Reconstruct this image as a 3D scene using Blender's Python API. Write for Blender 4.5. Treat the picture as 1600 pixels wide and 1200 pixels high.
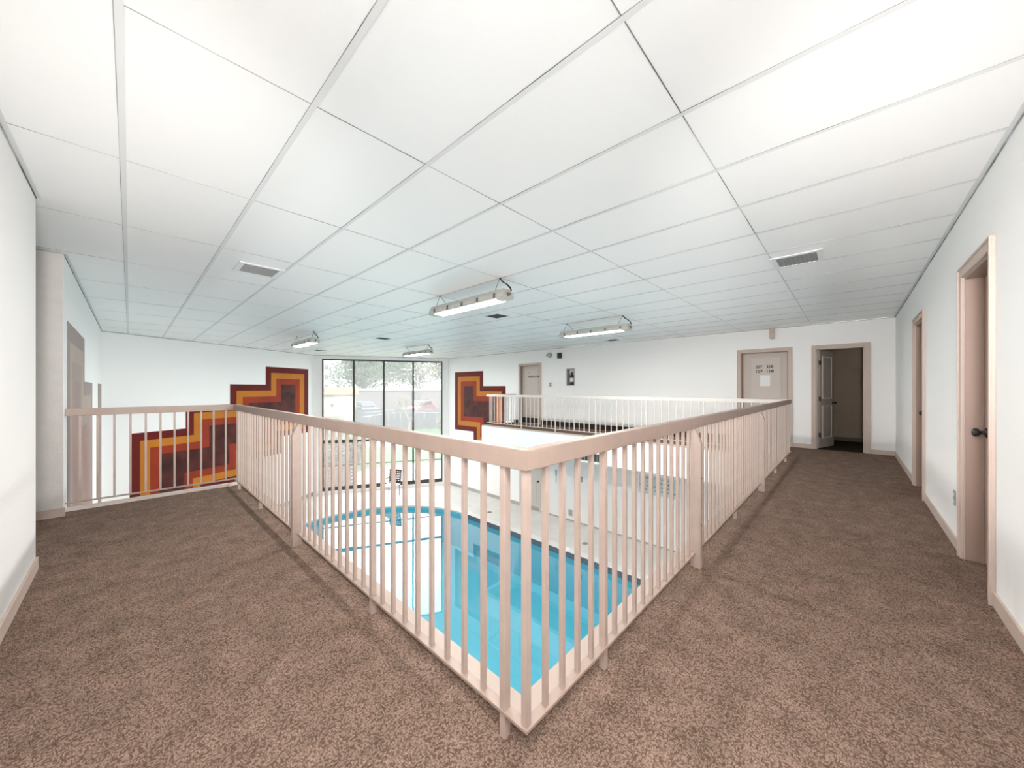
import bpy, bmesh, math, random
from mathutils import Vector, Matrix
random.seed(7)
PI = math.pi
S = bpy.context.scene
COL = S.collection
for o in list(bpy.data.objects):
    bpy.data.objects.remove(o)

# ------------------------------------------------------------------ camera
TH = math.radians(43.26)           # heading: X axis runs along the right wall, Y axis along the left wall
cam = bpy.data.cameras.new('camera')
cam.sensor_width = 36.0
cam.lens = 562.1 / 1600 * 36
cam.shift_y = 6.5 / 1600
cam.clip_start = 0.03
cam.clip_end = 400
camo = bpy.data.objects.new('camera', cam)
camo.location = (0, 0, 1.24)
camo.rotation_euler = (PI / 2, 0, TH - PI / 2)
COL.objects.link(camo)
S.camera = camo

# ------------------------------------------------------------------ world, lights, exposure
S.view_settings.view_transform = 'Standard'
S.view_settings.look = 'None'
S.view_settings.gamma = 1.0
S.view_settings.use_curve_mapping = False
S.view_settings.exposure = 1.78
S.cycles.caustics_reflective = False
SKY = 1.9
CAMERA_FILL = 2.2
CORNER = 18.0
CORNER_FILL_Z = 2.53
TUBE = 58.0
UNDER = 12.0
UP_FILL = 7.5
BEAM = 5.2
w = bpy.data.worlds.new('overcast_sky')
S.world = w
w.use_nodes = True
bg = w.node_tree.nodes['Background']
bg.inputs[0].default_value = (0.97, 0.985, 1.0, 1)
bg.inputs[1].default_value = SKY

def area_light(name, loc, direction, size, power, color):
    l = bpy.data.lights.new(name, 'AREA')
    l.shape = 'DISK'
    l.size = size
    l.energy = power
    l.color = color
    o = bpy.data.objects.new(name, l)
    o.location = loc
    o.rotation_euler = Vector(direction).to_track_quat('-Z', 'Y').to_euler()
    COL.objects.link(o)
    return o
# unseen fill light added behind the camera, aimed up at the white ceiling
area_light('camera_fill', (-0.15, -0.25, 1.15), (0.25, 0.25, 0.95), 0.6, CAMERA_FILL, (1.0, 0.97, 0.95))
# two more unseen fill lights added by the camera, aimed along both corridors
for dr_, pw_ in (((5.5, 0.25, 0.9), BEAM), ((0.45, 5.5, 0.72), BEAM * 1.05)):
    o_ = area_light('corridor_fill', (-0.12, -0.20, 1.30), dr_, 0.3, pw_, (1.0, 0.975, 0.95))
    o_.data.spread = math.radians(58)
# unseen fill light added under the ceiling above the camera, facing down
o_ = area_light('corner_fill', (0.12, 0.0, CORNER_FILL_Z), (0, 0, -1), 0.6, CORNER, (1.0, 0.975, 0.95))
o_.data.shape = 'RECTANGLE'; o_.data.size = 0.58; o_.data.size_y = 0.9
# unseen fill strips added by the near beams: down on water, up at ceiling
for nm, lc, dr, ln, pw in (('soffit_fill', (4.6, 0.89, -0.70), (0, 0.9, -0.45), 7.0, UNDER), ('soffit_fill', (1.01, 3.4, -0.70), (0.9, 0, -0.45), 4.6, UNDER),
                           ('beam_upfill', (4.6, 1.02, -0.45), (0, 0.75, 0.65), 6.4, UP_FILL), ('beam_upfill', (1.14, 3.6, -0.45), (0.75, 0, 0.65), 4.0, UP_FILL * 0.75)):
    o_ = area_light(nm, lc, dr, 1.0, pw, (1.0, 0.99, 0.97))
    o_.data.shape = 'RECTANGLE'; o_.data.size = ln; o_.data.size_y = 0.10

# ------------------------------------------------------------------ materials
def mat(name, color, rough=0.6, spec=0.4, var=0.0, vscale=4.0, bump=0.0, bscale=60.0, metal=0.0, color2=None, emit=None, stretch=None):
    m = bpy.data.materials.new(name)
    m.use_nodes = True
    nt = m.node_tree
    b = nt.nodes['Principled BSDF']
    b.inputs['Base Color'].default_value = (*color, 1)
    b.inputs['Roughness'].default_value = rough
    b.inputs['Specular IOR Level'].default_value = spec
    b.inputs['Metallic'].default_value = metal
    tc = nt.nodes.new('ShaderNodeTexCoord')
    src = tc.outputs['Object']
    if stretch:
        mp = nt.nodes.new('ShaderNodeMapping')
        mp.inputs['Scale'].default_value = stretch
        nt.links.new(src, mp.inputs[0])
        src = mp.outputs[0]
    if var > 0 or color2:
        n = nt.nodes.new('ShaderNodeTexNoise')
        n.inputs['Scale'].default_value = vscale
        n.inputs['Detail'].default_value = 4
        nt.links.new(src, n.inputs['Vector'])
        r = nt.nodes.new('ShaderNodeValToRGB')
        c2 = color2 or tuple(max(0, c * (1 - var)) for c in color)
        r.color_ramp.elements[0].position = 0.35
        r.color_ramp.elements[1].position = 0.65
        r.color_ramp.elements[0].color = (*c2, 1)
        r.color_ramp.elements[1].color = (*color, 1)
        nt.links.new(n.outputs['Fac'], r.inputs[0])
        nt.links.new(r.outputs[0], b.inputs['Base Color'])
    if bump > 0:
        n2 = nt.nodes.new('ShaderNodeTexNoise')
        n2.inputs['Scale'].default_value = bscale
        n2.inputs['Detail'].default_value = 3
        nt.links.new(src, n2.inputs['Vector'])
        bp = nt.nodes.new('ShaderNodeBump')
        bp.inputs['Strength'].default_value = bump
        bp.inputs['Distance'].default_value = 0.01
        nt.links.new(n2.outputs['Fac'], bp.inputs['Height'])
        nt.links.new(bp.outputs[0], b.inputs['Normal'])
    if emit:
        b.inputs['Emission Color'].default_value = (*emit[0], 1)
        b.inputs['Emission Strength'].default_value = emit[1]
    return m

def carpet_mat():
    m = bpy.data.materials.new('carpet')
    m.use_nodes = True
    nt = m.node_tree
    b = nt.nodes['Principled BSDF']
    b.inputs['Roughness'].default_value = 0.95
    b.inputs['Specular IOR Level'].default_value = 0.1
    tc = nt.nodes.new('ShaderNodeTexCoord')
    # loops: cells of two stretched directions, mixed by a patch noise
    def vor(scale, sc):
        mp = nt.nodes.new('ShaderNodeMapping')
        mp.inputs['Scale'].default_value = sc
        nt.links.new(tc.outputs['Object'], mp.inputs[0])
        v = nt.nodes.new('ShaderNodeTexVoronoi')
        v.inputs['Scale'].default_value = scale
        nt.links.new(mp.outputs[0], v.inputs['Vector'])
        return v
    va = vor(92, (1, 2.2, 1)); vb = vor(92, (2.2, 1, 1))
    pn = nt.nodes.new('ShaderNodeTexNoise'); pn.inputs['Scale'].default_value = 38
    nt.links.new(tc.outputs['Object'], pn.inputs['Vector'])
    st = nt.nodes.new('ShaderNodeMath'); st.operation = 'GREATER_THAN'; st.inputs[1].default_value = 0.5
    nt.links.new(pn.outputs['Fac'], st.inputs[0])
    mx = nt.nodes.new('ShaderNodeMix'); mx.data_type = 'FLOAT'
    nt.links.new(st.outputs[0], mx.inputs[0]); nt.links.new(va.outputs['Distance'], mx.inputs[2]); nt.links.new(vb.outputs['Distance'], mx.inputs[3])
    ramp = nt.nodes.new('ShaderNodeValToRGB')
    ramp.color_ramp.elements[0].position = 0.05; ramp.color_ramp.elements[0].color = (0.43, 0.31, 0.25, 1)
    ramp.color_ramp.elements[1].position = 0.75; ramp.color_ramp.elements[1].color = (0.125, 0.078, 0.058, 1)
    nt.links.new(mx.outputs[0], ramp.inputs[0])
    big = nt.nodes.new('ShaderNodeTexNoise'); big.inputs['Scale'].default_value = 7; big.inputs['Detail'].default_value = 5
    nt.links.new(tc.outputs['Object'], big.inputs['Vector'])
    r2 = nt.nodes.new('ShaderNodeValToRGB')
    r2.color_ramp.elements[0].position = 0.3; r2.color_ramp.elements[0].color = (0.74, 0.74, 0.72, 1)
    r2.color_ramp.elements[1].position = 0.7; r2.color_ramp.elements[1].color = (1.1, 1.08, 1.08, 1)
    nt.links.new(big.outputs['Fac'], r2.inputs[0])
    mul = nt.nodes.new('ShaderNodeMix'); mul.data_type = 'RGBA'; mul.blend_type = 'MULTIPLY'; mul.inputs[0].default_value = 1
    nt.links.new(ramp.outputs[0], mul.inputs[6]); nt.links.new(r2.outputs[0], mul.inputs[7])
    nt.links.new(mul.outputs[2], b.inputs['Base Color'])
    bp = nt.nodes.new('ShaderNodeBump'); bp.inputs['Strength'].default_value = 0.8; bp.inputs['Distance'].default_value = 0.006; bp.invert = True
    nt.links.new(mx.outputs[0], bp.inputs['Height']); nt.links.new(bp.outputs[0], b.inputs['Normal'])
    return m

def water_mat():
    m = bpy.data.materials.new('pool_water')
    m.use_nodes = True
    nt = m.node_tree
    nt.nodes.remove(nt.nodes['Principled BSDF'])
    out = nt.nodes['Material Output']
    tr = nt.nodes.new('ShaderNodeBsdfTransparent'); tr.inputs[0].default_value = (0.90, 0.99, 1.0, 1)
    gl = nt.nodes.new('ShaderNodeBsdfGlossy'); gl.inputs['Roughness'].default_value = 0.005
    lw = nt.nodes.new('ShaderNodeLayerWeight'); lw.inputs['Blend'].default_value = 0.5
    pw = nt.nodes.new('ShaderNodeMath'); pw.operation = 'POWER'; pw.inputs[1].default_value = 3.2
    nt.links.new(lw.outputs['Facing'], pw.inputs[0])
    fr = nt.nodes.new('ShaderNodeMath'); fr.operation = 'MULTIPLY_ADD'; fr.inputs[1].default_value = 0.93; fr.inputs[2].default_value = 0.07
    nt.links.new(pw.outputs[0], fr.inputs[0])
    tc = nt.nodes.new('ShaderNodeTexCoord')
    n = nt.nodes.new('ShaderNodeTexNoise'); n.inputs['Scale'].default_value = 2.2; n.inputs['Detail'].default_value = 1
    nt.links.new(tc.outputs['Object'], n.inputs['Vector'])
    bp = nt.nodes.new('ShaderNodeBump'); bp.inputs['Strength'].default_value = 0.02; bp.inputs['Distance'].default_value = 0.05
    nt.links.new(n.outputs['Fac'], bp.inputs['Height'])
    nt.links.new(bp.outputs[0], gl.inputs['Normal'])
    mx = nt.nodes.new('ShaderNodeMixShader')
    nt.links.new(fr.outputs[0], mx.inputs[0]); nt.links.new(tr.outputs[0], mx.inputs[1]); nt.links.new(gl.outputs[0], mx.inputs[2])
    nt.links.new(mx.outputs[0], out.inputs[0])
    return m

def glass_mat():
    m = bpy.data.materials.new('glare_veil_glass')
    m.use_nodes = True
    nt = m.node_tree
    nt.nodes.remove(nt.nodes['Principled BSDF'])
    out = nt.nodes['Material Output']
    tr = nt.nodes.new('ShaderNodeBsdfTransparent'); tr.inputs[0].default_value = (0.97, 0.985, 0.98, 1)
    tl = nt.nodes.new('ShaderNodeBsdfTranslucent'); tl.inputs[0].default_value = (0.95, 0.96, 0.95, 1)  # translucent share added as a glare veil that whitens the outdoors
    gl = nt.nodes.new('ShaderNodeBsdfGlossy'); gl.inputs['Roughness'].default_value = 0.02
    m1 = nt.nodes.new('ShaderNodeMixShader'); m1.inputs[0].default_value = 0.075
    m2 = nt.nodes.new('ShaderNodeMixShader'); m2.inputs[0].default_value = 0.012
    nt.links.new(tr.outputs[0], m1.inputs[1]); nt.links.new(tl.outputs[0], m1.inputs[2])
    nt.links.new(m1.outputs[0], m2.inputs[1]); nt.links.new(gl.outputs[0], m2.inputs[2])
    nt.links.new(m2.outputs[0], out.inputs[0])
    return m

M = dict(
    wall=mat('white_stucco', (0.90, 0.89, 0.88), 0.75, 0.2, bump=0.12, bscale=55),
    wall_grey=mat('grey_stucco', (0.60, 0.575, 0.555), 0.8, 0.2, var=0.05, vscale=9, bump=0.25, bscale=70),
    tile=mat('ceiling_tile', (0.90, 0.897, 0.89), 0.36, 0.36, bump=0.015, bscale=4),
    tee=mat('ceiling_tee', (0.74, 0.75, 0.75), 0.5, 0.3),
    joint=mat('dirty_joint', (0.60, 0.60, 0.60), 0.8, 0.1, color2=(0.06, 0.06, 0.06), vscale=1.6),
    plenum=mat('dark_plenum', (0.05, 0.05, 0.05), 0.9, 0.1),
    carpet=carpet_mat(),
    rail=mat('rail_paint', (0.385, 0.29, 0.245), 0.45, 0.4, var=0.06, vscale=12),
    bar=mat('bar_paint', (0.49, 0.39, 0.34), 0.5, 0.4, var=0.10, vscale=9),
    rail_far=mat('pale_rail_paint', (0.70, 0.64, 0.60), 0.5, 0.4, var=0.05, vscale=9),
    trim=mat('trim_paint', (0.56, 0.45, 0.39), 0.5, 0.35, var=0.05, vscale=6),
    door=mat('door_paint', (0.52, 0.445, 0.395), 0.45, 0.4),
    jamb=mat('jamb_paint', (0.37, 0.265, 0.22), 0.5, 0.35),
    doorpanel=mat('door_panel_paint', (0.56, 0.49, 0.45), 0.45, 0.4),
    lowdoor=mat('cream_door_paint', (0.64, 0.60, 0.545), 0.5, 0.35),
    black=mat('black_metal', (0.015, 0.014, 0.014), 0.4, 0.5),
    bronze=mat('bronze_aluminium', (0.045, 0.042, 0.04), 0.45, 0.5),
    glass=glass_mat(),
    deck=mat('pool_deck_concrete', (0.62, 0.605, 0.58), 0.55, 0.35, var=0.08, vscale=2.5, bump=0.05, bscale=40),
    basin=mat('aqua_pool_paint', (0.115, 0.50, 0.64), 0.5, 0.3, var=0.05, vscale=0.8),
    slate=mat('slate_tile', (0.13, 0.15, 0.18), 0.4, 0.5, var=0.25, vscale=20),
    coping=mat('coping_concrete', (0.68, 0.66, 0.63), 0.6, 0.3, var=0.06, vscale=6),
    water=water_mat(),
    maroon=mat('maroon_paint', (0.135, 0.006, 0.004), 0.6, 0.25, var=0.25, vscale=1.5),
    gold=mat('gold_paint', (0.51, 0.175, 0.014), 0.6, 0.25, var=0.15, vscale=1.3),
    orange=mat('orange_paint', (0.31, 0.033, 0.009), 0.6, 0.25, var=0.25, vscale=1.3),
    brown=mat('dark_brown_paint', (0.095, 0.02, 0.017), 0.6, 0.25, color2=(0.038, 0.008, 0.007), vscale=3.0),
    glare_taupe_d=mat('glare_taupe_dark', (0.30, 0.225, 0.205), 0.5, 0.3, var=0.08, vscale=2),  # glare washing out the warm bands is put into these four colours
    glare_taupe_l=mat('glare_taupe_light', (0.44, 0.345, 0.285), 0.5, 0.3, var=0.08, vscale=2),
    glare_taupe_m=mat('glare_taupe_mid', (0.36, 0.275, 0.24), 0.5, 0.3, var=0.08, vscale=2),
    glare_taupe_c=mat('glare_taupe_centre', (0.38, 0.255, 0.22), 0.5, 0.3, var=0.2, vscale=1.2),
    fixture=mat('fixture_plastic', (0.60, 0.585, 0.535), 0.45, 0.4, var=0.06, vscale=8),
    lens=mat('lit_lens', (0.85, 0.85, 0.83), 0.4, 0.3, emit=((1.0, 0.985, 0.95), TUBE)),
    clip=mat('steel_clip', (0.22, 0.21, 0.19), 0.4, 0.5, metal=0.6),
    vent_frame=mat('vent_frame', (0.80, 0.80, 0.80), 0.4, 0.4),
    vent_grey=mat('vent_grey', (0.30, 0.295, 0.295), 0.6, 0.3),
    vent_dark=mat('vent_dark', (0.06, 0.075, 0.075), 0.6, 0.3),
    white=mat('white_plastic', (0.80, 0.80, 0.79), 0.4, 0.4),
    greyp=mat('grey_plastic', (0.36, 0.35, 0.34), 0.5, 0.4),
    red=mat('dark_red_plastic', (0.06, 0.008, 0.010), 0.4, 0.5),
    steel=mat('brushed_steel', (0.42, 0.42, 0.41), 0.35, 0.5, metal=0.7),
    paper=mat('paper', (0.80, 0.79, 0.78), 0.7, 0.2),
    print=mat('black_print', (0.012, 0.011, 0.011), 0.6, 0.2),
    teal=mat('teal_print', (0.03, 0.13, 0.15), 0.6, 0.2),
    signpanel=mat('pale_teal_panel', (0.60, 0.72, 0.72), 0.5, 0.3, var=0.06, vscale=5),
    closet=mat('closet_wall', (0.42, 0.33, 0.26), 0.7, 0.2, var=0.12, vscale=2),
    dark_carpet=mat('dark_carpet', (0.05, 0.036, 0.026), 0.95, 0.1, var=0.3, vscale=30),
    # outdoors
    grass=mat('lawn', (0.095, 0.15, 0.08), 0.9, 0.1, var=0.25, vscale=0.8, bump=0.3, bscale=30),
    concrete=mat('patio_concrete', (0.42, 0.40, 0.385), 0.8, 0.2, var=0.08, vscale=1.5),
    fence=mat('grey_fence', (0.085, 0.082, 0.092), 0.8, 0.2, var=0.15, vscale=2),
    stucco=mat('cream_stucco', (0.26, 0.235, 0.205), 0.8, 0.2, var=0.05, vscale=1),
    pinkwall=mat('pinkish_wall', (0.15, 0.132, 0.134), 0.8, 0.2, var=0.06, vscale=0.5),
    parapet=mat('tan_parapet', (0.24, 0.17, 0.125), 0.8, 0.2),
    aptwall=mat('apartment_wall', (0.30, 0.30, 0.335), 0.8, 0.2),
    aptwin=mat('apartment_window', (0.06, 0.065, 0.075), 0.3, 0.5),
    bark=mat('pale_bark', (0.19, 0.17, 0.15), 0.9, 0.1, var=0.2, vscale=6),
    leaf=mat('green_leaves', (0.105, 0.135, 0.085), 0.8, 0.2, color2=(0.05, 0.07, 0.05), vscale=0.9),
    leaf2=mat('pale_leaves', (0.19, 0.185, 0.145), 0.8, 0.2, color2=(0.10, 0.105, 0.08), vscale=0.9),
    brick=mat('planter_brick', (0.20, 0.125, 0.10), 0.8, 0.2, var=0.3, vscale=5),
    car_blue=mat('blue_car_paint', (0.03, 0.035, 0.075), 0.3, 0.5),
    car_red=mat('red_car_paint', (0.20, 0.012, 0.02), 0.3, 0.5),
    carglass=mat('car_glass', (0.03, 0.035, 0.04), 0.1, 0.6),
    rubber=mat('rubber', (0.02, 0.02, 0.02), 0.8, 0.2),
    wicker=mat('dark_wicker', (0.07, 0.045, 0.035), 0.6, 0.3),
)

# ------------------------------------------------------------------ mesh helpers
class MB:
    def __init__(self):
        self.bm = bmesh.new()
    def box(self, x0, x1, y0, y1, z0, z1, mtx=None):
        vs = [self.bm.verts.new((x, y, z)) for x in (x0, x1) for y in (y0, y1) for z in (z0, z1)]
        if mtx is not None:
            for v in vs: v.co = mtx @ v.co
        for f in ((0, 1, 3, 2), (4, 6, 7, 5), (0, 4, 5, 1), (2, 3, 7, 6), (0, 2, 6, 4), (1, 5, 7, 3)):
            self.bm.faces.new([vs[i] for i in f])
        return self
    def prism(self, pts, z0, z1, mtx=None):
        """pts: plan polygon (x, y), extruded from z0 to z1"""
        a = [self.bm.verts.new((p[0], p[1], z0)) for p in pts]
        b = [self.bm.verts.new((p[0], p[1], z1)) for p in pts]
        if mtx is not None:
            for v in a + b: v.co = mtx @ v.co
        n = len(pts)
        self.bm.faces.new(list(reversed(a))); self.bm.faces.new(b)
        for i in range(n):
            self.bm.faces.new((a[i], a[(i + 1) % n], b[(i + 1) % n], b[i]))
        return self
    def tube(self, p0, p1, r0, r1=None, n=8, cap=True):
        r1 = r0 if r1 is None else r1
        p0 = Vector(p0); p1 = Vector(p1); d = (p1 - p0)
        q = d.to_track_quat('Z', 'Y')
        rings = []
        for p, r in ((p0, r0), (p1, r1)):
            rings.append([self.bm.verts.new(p + q @ Vector((r * math.cos(2 * PI * k / n), r * math.sin(2 * PI * k / n), 0))) for k in range(n)])
        for k in range(n):
            self.bm.faces.new((rings[0][k], rings[0][(k + 1) % n], rings[1][(k + 1) % n], rings[1][k]))
        if cap:
            self.bm.faces.new(list(reversed(rings[0]))); self.bm.faces.new(rings[1])
        return self
    def path(self, pts, r, n=6):
        for a, b in zip(pts, pts[1:]): self.tube(a, b, r, n=n)
        return self
    def lathe(self, prof, n=16, mtx=None):
        rings = []
        for (r, z) in prof:
            ring = [self.bm.verts.new((r * math.cos(2 * PI * k / n), r * math.sin(2 * PI * k / n), z)) for k in range(n)]
            rings.append(ring)
        for ra, rb in zip(rings, rings[1:]):
            for k in range(n):
                self.bm.faces.new((ra[k], ra[(k + 1) % n], rb[(k + 1) % n], rb[k]))
        self.bm.faces.new(list(reversed(rings[0]))); self.bm.faces.new(rings[-1])
        if mtx is not None:
            for ring in rings:
                for v in ring: v.co = mtx @ v.co
        return self
    def quad(self, a, b, c, d):
        self.bm.faces.new([self.bm.verts.new(p) for p in (a, b, c, d)])
        return self
    def mesh(self, name, m, bevel=0.0, smooth=False):
        bm = self.bm
        if bevel > 0:
            bmesh.ops.bevel(bm, geom=list(bm.edges), offset=bevel, segments=2, affect='EDGES', profile=0.6)
        bmesh.ops.recalc_face_normals(bm, faces=list(bm.faces))
        me = bpy.data.meshes.new(name)
        bm.to_mesh(me); bm.free()
        if m: me.materials.append(m)
        if smooth:
            for p in me.polygons: p.use_smooth = True
        return me
    def build(self, name, m, parent=None, bevel=0.0, smooth=False, loc=None):
        o = bpy.data.objects.new(name, self.mesh(name, m, bevel, smooth))
        COL.objects.link(o)
        if loc is not None: o.location = loc
        if parent is not None: o.parent = parent
        return o

def tag(o, label=None, cat=None, group=None, kind=None):
    if label: o['label'] = label
    if cat: o['category'] = cat
    if group: o['group'] = group
    if kind: o['kind'] = kind
    return o
def empty(name, loc=(0, 0, 0), rz=0.0):
    o = bpy.data.objects.new(name, None)
    o.empty_display_size = 0.1
    COL.objects.link(o)
    o.location = loc; o.rotation_euler = (0, 0, rz)
    return o
def inst(src_mesh, name, parent, loc, rot=(0, 0, 0)):
    o = bpy.data.objects.new(name, src_mesh)
    COL.objects.link(o); o.parent = parent; o.location = loc; o.rotation_euler = rot
    return o
def copy_tree(o, parent=None):
    c = o.copy(); COL.objects.link(c); c.parent = parent
    for ch in list(o.children): copy_tree(ch, c)
    return c
def struct(o): o['kind'] = 'structure'; return o
def frame2(p, q):
    """matrix: local x runs from plan point p to q, local y to its left, z up"""
    d = (Vector(q) - Vector(p)).to_3d().normalized()
    n = Vector((-d.y, d.x, 0))
    m = Matrix(((d.x, n.x, 0, p[0]), (d.y, n.y, 0, p[1]), (0, 0, 1, 0), (0, 0, 0, 1)))
    return m
def wall_cells(mb, s0, s1, z0, z1, t0, t1, holes, mtx):
    """a wall along local x, between t0 and t1 in local y, with rectangular holes (s0,s1,z0,z1)"""
    xs = sorted({s0, s1, *[v for hh in holes for v in hh[:2]]})
    zs = sorted({z0, z1, *[v for hh in holes for v in hh[2:]]})
    for a, b in zip(xs, xs[1:]):
        # merge vertically
        run = None
        for c, d in zip(zs, zs[1:]):
            cx, cz = (a + b) / 2, (c + d) / 2
            solid = not any(hh[0] < cx < hh[1] and hh[2] < cz < hh[3] for hh in holes)
            if solid:
                run = (run[0], d) if run else (c, d)
            if (not solid or d == zs[-1]) and run:
                mb.box(a, b, t0, t1, run[0], run[1], mtx); run = None
    return mb

# ------------------------------------------------------------------ key dimensions
CEIL = 2.546
DECK = -2.97
XL, XF, YR = -0.44, 9.60, -0.60
A = (XL, 12.40); B = (4.95, 15.38); E = (XF, 12.90)
RY, RX, FX = 0.80, 0.92, 8.20           # railing lines: right run (y), left run (x), far run (x)
SY, SX, FSX = 0.955, 1.075, 8.04        # outer edges of the balcony
YEND, FYEND = 5.72, 8.95
ROOM = [(XL, YR), (XF, YR), E, B, A]

# ------------------------------------------------------------------ walls
I4 = Matrix.Identity(4)
# right wall: local x = world X, thickness outward (-Y)
D1 = (3.43, 4.14); D2 = (6.05, 6.83)
mb = MB()
wall_cells(mb, XL - 0.12, XF + 0.12, DECK, CEIL, YR - 0.14, YR, [(D1[0], D1[1], 0, 2.04), (D2[0], D2[1], 0, 2.04)], I4)
struct(mb.build('wall_right', M['wall']))
# far wall: local x = world Y
MF = Matrix(((0, 1, 0, 0), (1, 0, 0, 0), (0, 0, 1, 0), (0, 0, 0, 1)))
D3 = (0.965, 1.835); D4 = (-0.205, 0.515); D5 = (7.73, 8.62); D6 = (7.74, 8.58)
EXT = (6.345, 6.615, 1.335, 1.85)
mb = MB()
wall_cells(mb, YR, E[1] + 0.1, DECK, CEIL, XF, XF + 0.14,
           [(D3[0], D3[1], 0, 2.04), (D4[0], D4[1], 0, 2.04), (D5[0], D5[1], 0, 2.04), (D6[0], D6[1], DECK, DECK + 2.06), EXT], MF)
struct(mb.build('wall_far', M['wall']))
# left wall with the opening to a side passage
mb = MB()
wall_cells(mb, YR, A[1] + 0.05, DECK, CEIL, XL - 0.14, XL, [(4.05, 5.56, -0.21, CEIL)], MF)
struct(mb.build('wall_left', M['wall']))
mb = MB()
mb.box(-1.95, XL - 0.001, 5.55, 5.559, 0, CEIL); mb.box(-1.95, XL - 0.141, 5.559, 5.67, 0, CEIL)
struct(mb.build('wall_alcove', M['wall_grey']))
mb = MB()
mb.box(-2.07, -1.95, 3.95, 5.67, 0, CEIL); mb.box(-1.95, XL - 0.14, 3.93, 4.05, 0, CEIL)
struct(mb.build('wall_alcove_back', M['wall']))
# the two slanting end walls
MA = frame2(A, B)
LA = (Vector(B) - Vector(A)).length
mb = MB(); mb.box(-0.1, LA + 0.05, 0, 0.15, DECK, CEIL, MA)
struct(mb.build('wall_end_left', M['wall']))
ME = frame2(B, E)
LE = (Vector(E) - Vector(B)).length
W0, W1, WZ0, WZ1 = 0.30, 5.03, -2.86, 2.41
mb = MB()
wall_cells(mb, -0.05, LE + 0.05, DECK, CEIL, 0, 0.15, [(W0, W1, WZ0, WZ1)], ME)
struct(mb.build('wall_end_right', M['wall']))

# ------------------------------------------------------------------ balcony floor, trims, fascias
mb = MB()
mb.box(XL, SX - 0.105, YR, YEND, -0.20, 0.0)
mb.box(SX - 0.105, XF, YR, SY - 0.105, -0.20, 0.0)
mb.box(FSX + 0.13, XF, SY - 0.105, FYEND - 0.02, -0.20, 0.0)
mb.box(-1.95, XL, 4.05, 5.55, -0.20, 0.0)
struct(mb.build('floor', M['carpet']))
# painted edge boards beyond the railing
mb = MB(); mb.box(SX - 0.105, SX, SY - 0.105, YEND, -0.22, 0.012)
struct(mb.build('trim_1', M['trim']))
mb = MB(); mb.box(SX, FSX, SY - 0.105, SY, -0.22, 0.012); mb.box(SX - 0.105, SX, SY - 0.106, SY - 0.105, -0.22, 0.012)
struct(mb.build('trim_2', M['trim']))
mb = MB(); mb.box(FSX, FSX + 0.13, SY - 0.105, FYEND, -0.02, 0.012); mb.box(FSX + 0.13, XF, FYEND - 0.02, FYEND, -0.02, 0.012)
struct(mb.build('trim_3', M['trim']))
mb = MB(); mb.box(XL, SX, YEND, YEND + 0.07, -0.22, 0.03)
struct(mb.build('trim_4', mat('white_trim', (0.70, 0.62, 0.57), 0.5, 0.3)))
# deep white beams under the balcony edges
mb = MB(); mb.box(FSX, FSX + 0.12, SY - 0.105, FYEND, -0.67, -0.021); mb.box(FSX + 0.12, XF, FYEND - 0.12, FYEND, -0.67, -0.021)
struct(mb.build('wall_fascia_far', M['wall']))
mb = MB(); mb.box(SX - 0.12, SX, SY - 0.12, YEND + 0.07, -0.67, -0.221); mb.box(SX, FSX, SY - 0.12, SY, -0.67, -0.221)
mb.box(XL, SX - 0.12, YEND - 0.05, YEND + 0.07, -0.67, -0.221)
struct(mb.build('wall_fascia_near', M['wall']))

# baseboards
def baseboard(name, parts, m=None):
    mb = MB()
    for p in parts: mb.box(*p)
    return struct(mb.build(name, m or M['trim'], bevel=0.003))
CW = 0.07
baseboard('baseboard_right', [(XL + 0.012, D1[0] - CW, YR, YR + 0.012, 0, 0.085), (D1[1] + CW, D2[0] - CW, YR, YR + 0.012, 0, 0.085), (D2[1] + CW, XF, YR, YR + 0.012, 0, 0.085)])
baseboard('baseboard_far', [(XF - 0.012, XF, YR + 0.012, D4[0] - CW, 0, 0.085), (XF - 0.012, XF, D4[1] + CW, D3[0] - CW, 0, 0.085)])
baseboard('baseboard_far_dark', [(XF - 0.012, XF, D3[1] + CW, D5[0] - CW, 0, 0.15), (XF - 0.012, XF, D5[1] + CW, FYEND - 0.02, 0, 0.10)], mat('dark_brown_base', (0.035, 0.022, 0.016), 0.5, 0.3))
baseboard('baseboard_left', [(XL, XL + 0.012, YR, 4.06, 0, 0.085), (XL - 0.14, XL + 0.012, 4.05, 4.062, 0, 0.085)])
baseboard('baseboard_alcove', [(-1.95, XL + 0.012, 5.538, 5.55, 0, 0.085)], mat('alcove_baseboard', (0.45, 0.36, 0.315), 0.5, 0.3))
GREYB = mat('grey_rubber_base', (0.42, 0.40, 0.38), 0.6, 0.3)
mb = MB(); mb.box(XF - 0.012, XF, 8.66, E[1], DECK, DECK + 0.12); mb.box(XF - 0.012, XF, SY, 7.66, DECK, DECK + 0.035)
struct(mb.build('baseboard_lower_far', GREYB))
mb = MB(); mb.box(0, LA, -0.012, 0, DECK, DECK + 0.12, MA)
struct(mb.build('baseboard_lower_end', GREYB))
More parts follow.
